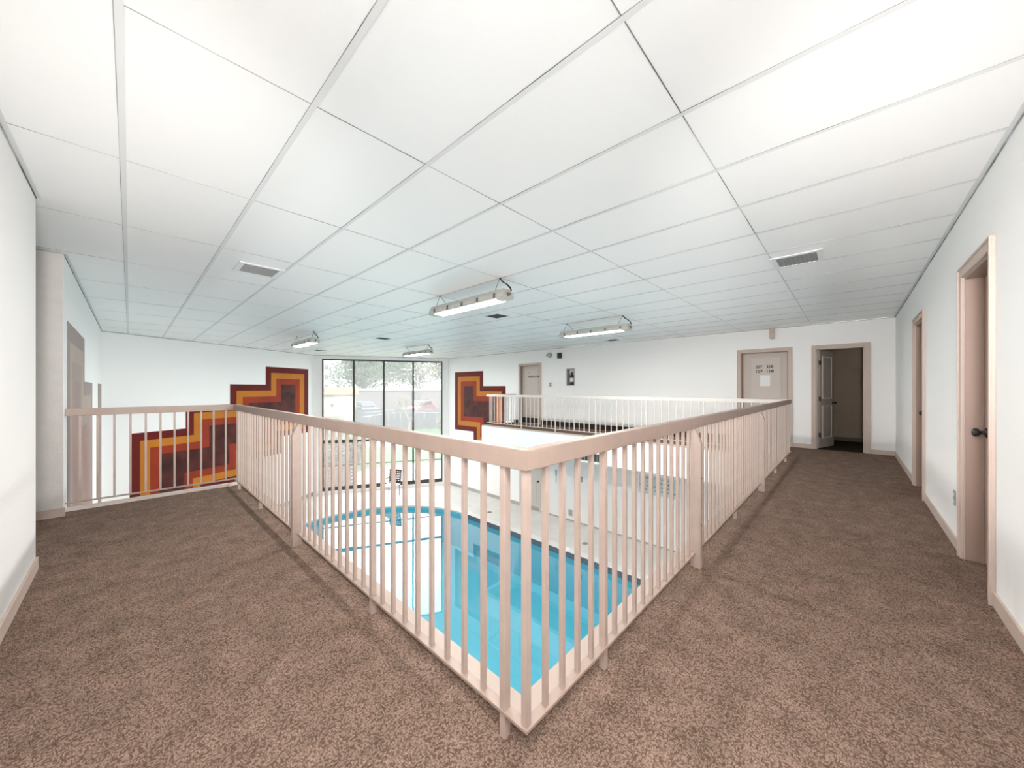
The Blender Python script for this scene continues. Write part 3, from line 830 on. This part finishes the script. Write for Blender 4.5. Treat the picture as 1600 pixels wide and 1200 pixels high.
# ------------------------------------------------------------------ pendant fluorescent fixtures
def fixture():
    """origin on the ceiling above the middle; runs along Y"""
    r = empty('fluorescent_fixture')
    L = 0.72
    zb, zt = -0.275, -0.155
    def extr(prof, y0, y1, name, m, bevel=0):
        mb = MB()
        a = [mb.bm.verts.new((x, y0, z)) for x, z in prof]; b = [mb.bm.verts.new((x, y1, z)) for x, z in prof]
        mb.bm.faces.new(a); mb.bm.faces.new(list(reversed(b)))
        for i in range(len(prof)): mb.bm.faces.new((a[i], a[(i + 1) % len(prof)], b[(i + 1) % len(prof)], b[i]))
        return mb.build(name, m, r, bevel=bevel)
    hs = extr([(-0.094, zb + 0.006), (0.094, zb + 0.006), (0.092, zb + 0.062), (0.062, zt), (-0.062, zt), (-0.092, zb + 0.062)], -L, L, 'housing', M['fixture'])
    extr([(-0.080, zb + 0.006), (-0.074, zb + 0.001), (-0.05, zb), (0.05, zb), (0.074, zb + 0.001), (0.080, zb + 0.006)], -L + 0.12, L - 0.12, 'lens', M['lens'])
    for s in (-1, 1):
        y0, y1 = (s * (L - 0.12), s * (L + 0.015))
        ec = extr([(-0.097, zb + 0.055), (-0.092, zb + 0.012), (-0.052, zb - 0.003), (0.052, zb - 0.003), (0.092, zb + 0.012), (0.097, zb + 0.055)], min(y0, y1), max(y0, y1), 'end_cap', M['fixture'], 0.003)
        MB().tube((0, s * (L + 0.014), zb + 0.055), (0, s * (L + 0.05), zb + 0.055), 0.022, 0.014, n=10).build('cable_gland', M['clip'], ec)
    clip = MB().box(-0.006, 0.004, -0.014, 0.014, -0.028, 0.022).box(-0.012, -0.006, -0.008, 0.008, -0.028, -0.012).mesh('lens_clip', M['clip'])
    for k in range(5):
        y = -L + 0.12 + k * (2 * L - 0.24) / 4
        inst(clip, 'lens_clip', hs, (-0.095, y, zb + 0.05)); inst(clip, 'lens_clip', hs, (0.095, y, zb + 0.05), (0, 0, PI))
    # hanging wires in a V at each end and the black cord
    for y, dy in ((0.60, 0.0), (-0.60, 0.0)):
        for yy in (y + 0.09, y - 0.16):
            MB().tube((0, y, 0), (0, yy, zt), 0.0035, n=6).build('hanger_wire', M['clip'], r)
        MB().tube((0, y, -0.02), (0, y, 0), 0.01, n=8).build('ceiling_hook', M['clip'], r)
    pts = [(0.0, -0.60, 0.0)] + [(0.0 + 0.01 * k, -0.60 - 0.13 * math.sin(k / 6 * PI * 0.55), -0.03 - 0.135 * k / 6) for k in range(1, 7)]
    MB().path(pts, 0.009).build('power_cord', M['black'], r)
    return r
FIXL = ['nearest pendant fluorescent fixture, hanging over the pool left of the others', 'pendant fluorescent fixture in front of the far white wall', 'pendant fluorescent fixture above the long left mural', 'pendant fluorescent fixture just above the window']
fx = fixture()
for k, (x, y) in enumerate(((3.0, 3.62), (6.07, 3.58), (2.88, 9.55), (6.12, 9.80))):
    o = fx if k == 0 else copy_tree(fx)
    o.location = (x, y, CEIL)
    tag(o, FIXL[k], 'light fixture', 'pendant fluorescent fixtures')

# ------------------------------------------------------------------ ceiling vents
def vent(x0, x1, y0, y1, label, m, frame, slats=7):
    cx, cy = (x0 + x1) / 2, (y0 + y1) / 2
    r = empty('ceiling_vent', (cx, cy, CEIL))
    tag(r, label, 'vent', 'ceiling vents')
    a, b = (x1 - x0) / 2, (y1 - y0) / 2
    MB().box(-a, a, -b, b, -0.006, -0.002).build('backing', m, r)
    if frame:
        f = frame
        MB().box(-a - f, a + f, -b - f, -b, -0.012, -0.002).box(-a - f, a + f, b, b + f, -0.012, -0.002).box(-a - f, -a, -b, b, -0.012, -0.002).box(a, a + f, -b, b, -0.012, -0.002).build('frame', M['vent_frame'], r)
    sl = MB().box(-a, a, -0.006, 0.004, -0.011, -0.006).mesh('slat', m)
    for k in range(slats): inst(sl, 'slat', r, (0, -b + (k + 0.5) * 2 * b / slats, 0))
vent(0.82, 1.135, 4.60, 4.93, 'grey framed ceiling vent at left, nearest the left railing', M['vent_grey'], 0.045, 9)
vent(4.47, 4.79, 0.235, 0.55, 'grey ceiling vent in a white frame above the right corridor', M['vent_grey'], 0.045, 9)
vent(4.39, 4.68, 4.48, 4.80, 'small dark ceiling vent right of the nearest pendant fixture', M['vent_dark'], 0.012)
vent(4.38, 4.69, 8.76, 9.05, 'small dark ceiling vent left of the fixture above the window', M['vent_dark'], 0.012)
vent(8.80, 9.09, 4.53, 4.83, 'small dark ceiling vent close to the far white wall', M['vent_dark'], 0.012)
vent(4.36, 4.66, 13.20, 13.50, 'small dark ceiling vent nearest the top of the window', M['vent_dark'], 0.012)

# ------------------------------------------------------------------ things on the far wall
def wall_item(name, y, z, label, cat, rz=-PI / 2, x=XF, group=None):
    """origin on the far wall; local x to the viewer's right, local y into the wall"""
    r = empty(name, (x, y, z), rz); tag(r, label, cat, group); return r
# emergency / bell
r = wall_item('alarm_bell', 7.30, 2.335, 'round grey bell on the far wall beside the dark red alarm', 'bell')
MB().lathe([(0.085, 0), (0.085, 0.015), (0.075, 0.045), (0.04, 0.062), (0.01, 0.066)], 18, Matrix.Rotation(PI / 2, 4, 'X')).build('gong', M['steel'], r, smooth=True)
MB().box(-0.12, -0.07, -0.05, 0, -0.03, 0.04).build('striker_box', M['greyp'], r, bevel=0.004)
r = wall_item('fire_alarm_horn', 6.89, 2.30, 'dark red square fire alarm horn high on the far wall', 'alarm')
MB().box(-0.08, 0.08, -0.05, 0, -0.09, 0.09).build('housing', M['red'], r, bevel=0.006)
for k in range(4): MB().box(-0.055, 0.055, -0.056, -0.05, -0.055 + k * 0.03, -0.04 + k * 0.03).build('louvre', M['black'], r)
MB().box(-0.05, -0.02, -0.054, -0.05, -0.08, -0.07).build('indicator', M['white'], r)
# extinguisher cabinet (recessed) and extinguisher
r = wall_item('extinguisher_cabinet', 6.48, 1.335, 'recessed white cabinet holding the fire extinguisher', 'cabinet')
MB().box(-0.134, 0.134, 0.125, 0.135, 0.0, 0.514).build('back_panel', M['white'], r)
MB().box(-0.136, -0.126, 0, 0.125, 0, 0.514).build('side_panel', M['greyp'], r)
MB().box(0.126, 0.136, 0, 0.125, 0, 0.514).build('side_panel', M['white'], r)
MB().box(-0.126, 0.126, 0, 0.125, 0, 0.01).build('bottom_panel', M['greyp'], r)
MB().box(-0.126, 0.126, 0, 0.125, 0.504, 0.514).build('top_panel', M['greyp'], r)
MB().box(-0.15, -0.134, -0.01, 0.0, -0.015, 0.53).box(0.134, 0.15, -0.01, 0, -0.015, 0.53).box(-0.134, 0.134, -0.01, 0, -0.015, 0.0).box(-0.134, 0.134, -0.01, 0, 0.514, 0.53).build('rim', M['greyp'], r)
r = wall_item('fire_extinguisher', 6.45, 1.346, 'dark fire extinguisher with a pale label in the wall cabinet', 'fire extinguisher', x=XF + 0.045)
MB().lathe([(0.06, 0), (0.068, 0.01), (0.068, 0.25), (0.06, 0.29), (0.03, 0.325), (0.022, 0.335), (0.022, 0.35)], 18).build('cylinder', M['red'], r, smooth=True)
cyl_ = r.children[0]
MB().lathe([(0.0695, 0.09), (0.0695, 0.22)], 18).build('label_band', M['paper'], cyl_, smooth=True)
vlv_ = MB().box(-0.018, 0.018, -0.018, 0.018, 0.35, 0.385).build('valve', M['black'], r)
MB().box(-0.02, 0.07, -0.012, 0.012, 0.385, 0.395).box(-0.02, 0.065, -0.012, 0.012, 0.405, 0.414).build('lever', M['black'], vlv_)
MB().path([(-0.018, 0, 0.37), (-0.06, 0, 0.36), (-0.085, 0, 0.31), (-0.088, 0, 0.2), (-0.08, 0, 0.10)], 0.009).build('hose', M['black'], vlv_)
def plate(y, z, label, mtl, name='wall_switch', cat='switch', w=0.07, h=0.115, rz=-PI / 2, x=XF, toggle=True):
    r = wall_item(name, y, z, label, cat, rz=rz, x=x)
    MB().box(-w / 2, w / 2, -0.006, 0, -h / 2, h / 2).build('cover_plate', mtl, r, bevel=0.002)
    if toggle: MB().box(-0.006, 0.006, -0.016, -0.006, -0.012, 0.012).build('toggle', M['white'], r)
    return r
plate(7.28, 1.357, 'grey wall switch between the lettered door and the extinguisher', M['greyp'], w=0.09, h=0.14)
r = wall_item('door_chime', 1.24, 2.32, 'beige box chime hanging at the ceiling above the numbered door', 'chime')
MB().box(-0.045, 0.045, -0.09, 0, 0.0, CEIL - 2.32).build('housing', M['trim'], r, bevel=0.004)
MB().tube((0, -0.045, -0.012), (0, -0.045, 0.0), 0.03, n=12).build('speaker', M['greyp'], r)
# pool level items
r = wall_item('wall_thermometer', 7.04, -1.88, 'slim grey thermometer with long stem on the lower far wall', 'thermometer')
MB().box(-0.022, 0.022, -0.02, 0, 0.24, 0.44).build('scale', M['greyp'], r, bevel=0.003)
MB().box(-0.007, 0.007, -0.014, 0, 0.0, 0.24).build('stem', M['greyp'], r)
plate(6.09, -1.59, 'grey switch plate on the lower far wall under the grille', M['greyp'], w=0.11, h=0.17)
r = plate(6.48, -2.72, 'pale outlet box low on the lower far wall', mat('outlet_pale', (0.55, 0.47, 0.44), 0.5, 0.3), name='outlet_box', cat='outlet', w=0.16, h=0.2, toggle=False)
for dz in (-0.035, 0.035): MB().box(-0.03, 0.03, -0.010, -0.006, dz - 0.02, dz + 0.02).build('socket', M['greyp'], r)
for k, yy in enumerate((2.52, 2.68)):
    plate(yy, -2.05, ('grey switch plate at right of a pair, lower far wall', 'grey switch plate at left of a pair, lower far wall')[k], M['greyp'], w=0.08, h=0.2)
# rules notice painted on a panel: unreadable rows of small teal lettering
r = wall_item('pool_rules_sign', 3.73, -1.62, 'pale teal notice with four rows of tiny lettering on the lower wall', 'sign')
MB().box(-0.50, 0.50, -0.004, 0, 0, 0.50).build('panel', M['signpanel'], r)
rr = random.Random(5)
for row in range(4):
    z = 0.42 - row * 0.105
    s = -0.36 + (0.10 if row == 1 else 0) - (0.12 if row == 2 else 0)
    mbr = MB()
    while s < 0.40 - (0.1 if row in (0, 1) else 0):
        for k in range(rr.randint(3, 6)):
            hgt = rr.choice((0.026, 0.034, 0.034))
            mbr.box(s, s + 0.012, -0.0055, -0.004, z, z + hgt); mbr.box(s, s + 0.02, -0.0055, -0.004, z + rr.choice((0, 0.014, 0.027)), z + 0.034 if hgt > 0.03 and rr.random() < 0.2 else z + rr.choice((0, 0.014, 0.027)) + 0.007)
            s += 0.027
        s += rr.uniform(0.04, 0.07)
    mbr.build('lettering_row', M['teal'], r)
# air grille in the far fascia
r = wall_item('air_grille', 4.90, -0.62, 'dark air grille set in the far balcony beam', 'grille', x=FSX)
MB().box(-0.42, 0.42, -0.004, 0, 0, 0.20).build('backing', M['plenum'], r)
MB().box(-0.44, 0.44, -0.014, 0, -0.02, 0).box(-0.44, 0.44, -0.014, 0, 0.2, 0.22).box(-0.44, -0.42, -0.014, 0, 0, 0.2).box(0.42, 0.44, -0.014, 0, 0, 0.2).build('frame', M['white'], r)
for k in range(9): MB().box(-0.36 + k * 0.09 - 0.004, -0.36 + k * 0.09 + 0.004, -0.012, -0.004, 0, 0.2).build('vane', M['greyp'], r)
# outlet on the right wall
r = empty('wall_outlet', (4.46, YR, 0.375), PI); tag(r, 'grey duplex outlet low on the right wall between the doors', 'outlet')
MB().box(-0.036, 0.036, -0.006, 0, -0.058, 0.058).build('cover_plate', M['greyp'], r, bevel=0.002)
for dz in (-0.026, 0.026): MB().box(-0.016, 0.016, -0.009, -0.006, dz - 0.014, dz + 0.014).build('socket', M['white'], r)
# small junction on the left end baseboard at pool level
p = MA @ Vector((6.0, -0.012, 0))
r = empty('floor_outlet', (p.x, p.y, DECK + 0.06), math.atan2(B[1] - A[1], B[0] - A[0])); tag(r, 'small grey outlet box on the base under the window corner', 'outlet')
MB().box(-0.09, 0.09, -0.04, 0, -0.06, 0.08).build('box', M['greyp'], r, bevel=0.004)
MB().box(-0.05, 0.05, -0.046, -0.04, -0.02, 0.04).build('cover', M['clip'], r)

# ------------------------------------------------------------------ patio chair by the window
r = empty('patio_chair', (6.95, 13.0, DECK), math.radians(-62))
tag(r, 'dark lattice-backed chair standing on the deck before the window', 'chair')
leg = MB().tube((0, 0, 0), (0, 0, 0.44), 0.014, n=8).mesh('leg', M['wicker'])
for x in (-0.24, 0.24):
    for y in (-0.22, 0.22): inst(leg, 'leg', r, (x, y, 0))
MB().box(-0.27, 0.27, -0.25, 0.25, 0.43, 0.46).build('seat', M['white'], r, bevel=0.01)
bk = MB().tube((-0.25, 0.25, 0.44), (-0.26, 0.33, 0.98), 0.014).tube((0.25, 0.25, 0.44), (0.26, 0.33, 0.98), 0.014).tube((-0.26, 0.33, 0.98), (0.26, 0.33, 0.98), 0.014).build('backrest_frame', M['wicker'], r)
lat = MB()
for k in range(6):
    x = -0.205 + k * 0.082; lat.quad((x - 0.024, 0.262, 0.50), (x + 0.024, 0.262, 0.50), (x + 0.024, 0.330, 0.97), (x - 0.024, 0.330, 0.97))
for k in range(6):
    z = 0.53 + k * 0.082; yk = 0.268 + k * 0.0118; lat.box(-0.25, 0.25, yk - 0.006, yk + 0.006, z - 0.024, z + 0.024)
lat.build('backrest_lattice', M['wicker'], bk)
for s in (-1, 1): MB().tube((s * 0.27, 0.28, 0.66), (s * 0.27, -0.22, 0.66), 0.016).tube((s * 0.27, -0.22, 0.66), (s * 0.25, -0.22, 0.44), 0.012).build('armrest', M['wicker'], r)

# ------------------------------------------------------------------ outdoors
GZ = DECK - 0.10
co, si = math.cos(TH), math.sin(TH)
def out(u, d):
    """plan point at a bearing (as an offset u/562 to the right of the heading) and distance d ahead"""
    r = (u - 800) / 562.1 * d
    return Vector((d * co + r * si, d * si - r * co))
mb = MB(); mb.prism([(-60, 16.2), (5.0, 15.62), (9.75, 13.1), (30, 2), (120, 40), (60, 140), (-60, 120)], GZ - 0.2, GZ)
struct(mb.build('ground', M['grass']))
mb = MB(); mb.prism([tuple(MA.to_3x3() @ Vector((0, 0, 0)) + Vector((0, 0, 0)))[:2]] if False else [(4.9, 15.7), (9.85, 13.08), (13.2, 12.6), (15.3, 15.2), (11.0, 18.3), (8.4, 18.6)], GZ, GZ + 0.04)
struct(mb.build('floor_patio', M['concrete']))
mb = MB(); a, b, c, d = out(560, 26), out(700, 27), out(705, 30), out(560, 28); mb.prism([a, b, c, d], GZ, GZ + 0.02)
struct(mb.build('floor_path', M['concrete']))
# brick planter wall and bush
pa = out(497, 15.35); pb_ = out(551, 15.9)
r = empty('brick_planter', (pa.x, pa.y, GZ), math.atan2(pb_.y - pa.y, pb_.x - pa.x)); tag(r, 'low brick planter wall outside the left window bay', 'planter')
PL = (pb_ - pa).length
MB().box(0.01, PL - 0.01, 0.01, 0.19, 0, 0.86).build('mortar_core', M['concrete'], r)
bk = MB().box(0, 0.205, 0, 0.2, 0, 0.066).mesh('brick', M['brick'])
for row in range(11):
    x = -0.1 * (row % 2)
    while x < PL - 0.1:
        inst(bk, 'brick', r, (x, 0, 0.004 + row * 0.077)); x += 0.217
MB().box(-0.03, PL + 0.03, -0.03, 0.24, 0.87, 0.93).build('cap', M['brick'], r, bevel=0.01)
def leaf_cloud(mb, c, rx, rz, n, size, rg):
    for k in range(n):
        while True:
            p = Vector((rg.uniform(-1, 1), rg.uniform(-1, 1), rg.uniform(-1, 1)))
            if 0.25 < p.length < 1: break
        p = Vector((p.x * rx, p.y * rx, p.z * rz)) + c
        u = Vector((rg.uniform(-1, 1), rg.uniform(-1, 1), rg.uniform(-1, 1))).normalized(); v = u.orthogonal().normalized()
        s = size * rg.uniform(0.6, 1.3)
        mb.quad(p - u * s, p + v * s * 0.5, p + u * s, p - v * s * 0.5)
def branches(mb, p, d, L, r, depth, rg, spread=0.6):
    q = p + d * L
    mb.tube(p, q, r, r * 0.68, n=5, cap=False)
    tips = [q]
    if depth > 0:
        tips = []
        for k in range(3 if depth > 1 else 4):
            nd = (d + Vector((rg.uniform(-1, 1), rg.uniform(-1, 1), rg.uniform(-0.25, 0.7))) * spread).normalized()
            tips += branches(mb, q, nd, L * rg.uniform(0.62, 0.85), r * 0.6, depth - 1, rg, spread)
    return tips
def tree(name, u, d, height, rx, label, leafm, nleaf, seed, bare=False, crown_z=None, rz=None, size=0.2):
    rg = random.Random(seed)
    p = out(u, d)
    r = empty(name, (p.x, p.y, GZ)); tag(r, label, 'tree')
    mb = MB()
    tips = branches(mb, Vector((0, 0, 0)), Vector((rg.uniform(-.12, .12), rg.uniform(-.12, .12), 1)).normalized(), height * (0.2 if bare else 0.3), 0.17, 4 if bare else 2, rg, 0.75 if bare else 0.6)
    mb.build('trunk', M['bark'], r)
    if nleaf:
        lm_ = MB()
        rz = rz or height * 0.36
        cz = crown_z or height * 0.62
        for k in range(7):
            c = Vector((rg.uniform(-.5, .5) * rx, rg.uniform(-.5, .5) * rx, cz + rg.uniform(-.4, .4) * rz))
            leaf_cloud(lm_, c, rx * 0.62, rz * 0.6, nleaf // 7, size, rg)
        for t in tips: leaf_cloud(lm_, t, 0.5, 0.4, 6, size * 0.7, rg)
        o = lm_.build('foliage', leafm, r); o['kind'] = 'stuff'
    return r
# bush over the planter
def bush(u, d, w_, h_, label, seed, n=1500, m=None, size=0.09):
    rg = random.Random(seed); p = out(u, d)
    r = empty('shrub', (p.x, p.y, GZ)); tag(r, label, 'shrub', 'shrubs outside the window')
    mb = MB()
    for k in range(5):
        mb.tube((0, 0, 0), (rg.uniform(-.4, .4) * w_, rg.uniform(-.4, .4) * w_, h_ * 0.7), 0.03, 0.01, n=5)
    mb.build('stem', M['bark'], r)
    lm_ = MB(); leaf_cloud(lm_, Vector((0, 0, h_ * 0.55)), w_ / 2, h_ * 0.48, n, size, rg)
    o = lm_.build('foliage', m or M['leaf2'], r); o['kind'] = 'stuff'
bush(520, 17.6, 1.5, 1.95, 'round pale green shrub behind the brick planter', 11)
bush(553, 19.5, 1.3, 1.7, 'smaller pale green shrub right of the planter', 12)
bush(690, 35.0, 1.2, 1.8, 'whitish small shrub in front of the fence at right', 13, n=500)
# grey fence: panels and posts
fa, fb = out(556, 35.5), out(760, 39.5)
fl = (fb - fa).length
r = empty('board_fence', (fa.x, fa.y, GZ), math.atan2(fb.y - fa.y, fb.x - fa.x)); tag(r, 'long grey board fence between the lawn and the parked cars', 'fence')
brd = MB().box(0.008, 0.592, 0, 0.03, 0.05, 2.15).mesh('board', M['fence'])
pst = MB().box(-0.05, 0.05, 0.03, 0.13, 0, 2.25).mesh('post', M['fence'])
for k in range(int(fl / 0.6)):
    inst(brd, 'board', r, (k * 0.6, 0, 0))
    if k % 4 == 0: inst(pst, 'post', r, (k * 0.6, 0, 0))
MB().box(0, fl, -0.02, 0.05, 2.15, 2.2).build('top_cap', M['fence'], r)
# low panel fence in front of the garage
fa, fb = out(500, 30.0), out(536, 31.0)
r = empty('panel_fence', (fa.x, fa.y, GZ), math.atan2(fb.y - fa.y, fb.x - fa.x)); tag(r, 'short beige panel fence in front of the cream garage', 'fence')
fl = (fb - fa).length
for k in range(3): MB().box(k * fl / 3 + 0.01, (k + 1) * fl / 3 - 0.01, 0, 0.04, 0.05, 1.95).build('panel', mat('beige_fence', (0.17, 0.155, 0.14), 0.8, 0.2) if k == 0 else bpy.data.materials['beige_fence'], r)
for k in range(4): MB().box(k * fl / 3 - 0.04, k * fl / 3 + 0.04, -0.02, 0.06, 0, 2.05).build('post', bpy.data.materials['beige_fence'], r)
# cream garage at the left
ga, gb = out(470, 37.0), out(556, 40.0)
r = empty('garage', (ga.x, ga.y, GZ), math.atan2(gb.y - ga.y, gb.x - ga.x)); tag(r, 'cream flat-roofed garage block seen through the left window bays', 'building')
gl_ = (gb - ga).length
MB().box(0, gl_, 0, 6, 0, 3.6).build('wall', M['stucco'], r)
MB().box(-0.2, gl_ + 0.25, -0.25, 6.2, 3.6, 4.45).build('parapet', M['parapet'], r)
lampg = MB().box(gl_ * 0.55 - 0.1, gl_ * 0.55 + 0.1, -0.16, 0, 2.3, 2.65).build('wall_lamp', M['fence'], r)
MB().box(gl_ * 0.5 - 0.4, gl_ * 0.5 + 0.5, -0.2, 0.0, 3.42, 3.5).build('light_bar', M['fence'], r)
# long pinkish wall / low building behind the cars
la, lb = out(545, 50.0), out(790, 53.0)
r = empty('low_building', (la.x, la.y, GZ), math.atan2(lb.y - la.y, lb.x - la.x)); tag(r, 'long low pinkish building behind the parked cars', 'building')
ll = (lb - la).length
MB().box(0, ll, 0, 8, 0, 4.0).build('wall', M['pinkwall'], r)
MB().box(-0.2, ll + 0.2, -0.25, 8.2, 4.0, 4.25).build('roof_edge', M['aptwall'], r)
wn = MB().box(0, 1.3, -0.03, 0.02, 2.7, 3.6).mesh('window', M['aptwin'])
for x in (8.5, 13.0, 14.8): inst(wn, 'window', r, (x, 0, 0))
# apartment block far left
aa, ab = out(440, 96.0), out(566, 102.0)
r = empty('apartment_block', (aa.x, aa.y, GZ), math.atan2(ab.y - aa.y, ab.x - aa.x)); tag(r, 'tall pale apartment block behind the cream garage', 'building')
al = (ab - aa).length
MB().box(0, al * 0.62, 0, 12, 0, 15).build('wall', M['aptwall'], r)
wn = MB().box(0, 1.0, -0.04, 0.02, 0, 1.3).mesh('window', M['aptwin'])
for row in range(5):
    for c in range(7): inst(wn, 'window', r, (1.0 + c * 1.55, 0, 1.2 + row * 2.75))
MB().box(-0.3, al * 0.62 + 0.3, -0.3, 12.3, 15, 15.6).build('roof', M['pinkwall'], r)
tree('leafy_tree', 570, 66, 15.5, 5.6, 'big grey-green leafy tree behind the cream garage', M['leaf'], 6500, 21, crown_z=7.6, rz=5.6, size=0.32)
tree('leafy_tree', 600, 80, 17, 6.0, 'grey-green leafy tree filling the second window bay', M['leaf'], 6000, 22, crown_z=8.6, rz=6.4, size=0.32)
tree('leafy_tree', 655, 92, 19, 7.2, 'pale leafy tree behind the bare tree', M['leaf2'], 5600, 23, crown_z=9.2, rz=7.6, size=0.3)
tree('leafy_tree', 697, 66, 13, 4.6, 'pale leafy tree in the rightmost window bay', M['leaf2'], 5000, 24, crown_z=7.2, rz=5.4, size=0.3)
tree('leafy_tree', 748, 80, 13, 4.6, 'pale leafy tree furthest right behind the fence', M['leaf2'], 2400, 25, crown_z=7.2, rz=5.4, size=0.3)
tree('bare_tree', 638, 32.5, 6.3, 2.0, 'pale many-branched bare tree standing on the lawn before the fence', M['leaf2'], 0, 26, bare=True)
# cars
pk = [out(562, 39.6), out(760, 41.5), out(760, 50.0), out(562, 48.0)]
struct(MB().prism([tuple(p) for p in pk], GZ, GZ + 0.95).build('floor_parking', M['concrete']))
def car(name, u, d, rz, paint, label):
    p = out(u, d)
    r = empty(name, (p.x, p.y, GZ), rz); tag(r, label, 'car', 'parked cars beyond the fence')
    def ext(prof, y0, y1, nm, m, par, bev=0.03):
        mb = MB()
        a = [mb.bm.verts.new((x, y0, z)) for x, z in prof]; b = [mb.bm.verts.new((x, y1, z)) for x, z in prof]
        mb.bm.faces.new(a); mb.bm.faces.new(list(reversed(b)))
        for i in range(len(prof)): mb.bm.faces.new((a[i], a[(i + 1) % len(prof)], b[(i + 1) % len(prof)], b[i]))
        return mb.build(nm, m, par, bevel=bev)
    body = ext([(-2.2, 0.35), (2.2, 0.35), (2.25, 0.75), (2.1, 1.0), (1.0, 1.18), (-1.9, 1.2), (-2.2, 1.05)], -0.88, 0.88, 'body', paint, r, 0.06)
    cb = ext([(1.05, 1.17), (0.35, 1.75), (-1.2, 1.8), (-1.9, 1.2)], -0.76, 0.76, 'cabin', paint, r, 0.05)
    for s in (-1, 1):
        ext([(0.80, 1.24), (0.28, 1.68), (-0.35, 1.71), (-0.35, 1.24)], s * 0.775 - 0.01, s * 0.775 + 0.01, 'side_window', M['carglass'], cb, 0)
        ext([(-0.45, 1.24), (-0.45, 1.71), (-1.15, 1.73), (-1.65, 1.24)], s * 0.775 - 0.01, s * 0.775 + 0.01, 'side_window', M['carglass'], cb, 0)
        for x in (-1.35, 1.4): MB().tube((x, s * 0.92, 0.33), (x, s * 0.70, 0.33), 0.33, n=20).build('wheel', M['rubber'], r)
    MB().quad((1.0, -0.66, 1.23), (1.0, 0.66, 1.23), (0.42, 0.62, 1.70), (0.42, -0.62, 1.70)).build('windscreen', M['carglass'], cb).location.x = 0.03
    return r
ang = TH + PI / 2
car('parked_car', 573, 42.5, TH - 2.55, M['car_blue'], 'dark blue car parked beside the cream garage').location.z += 0.95
car('parked_car', 658, 45.0, TH + PI - 0.25, M['car_red'], 'red car parked beyond the fence at right').location.z += 0.95
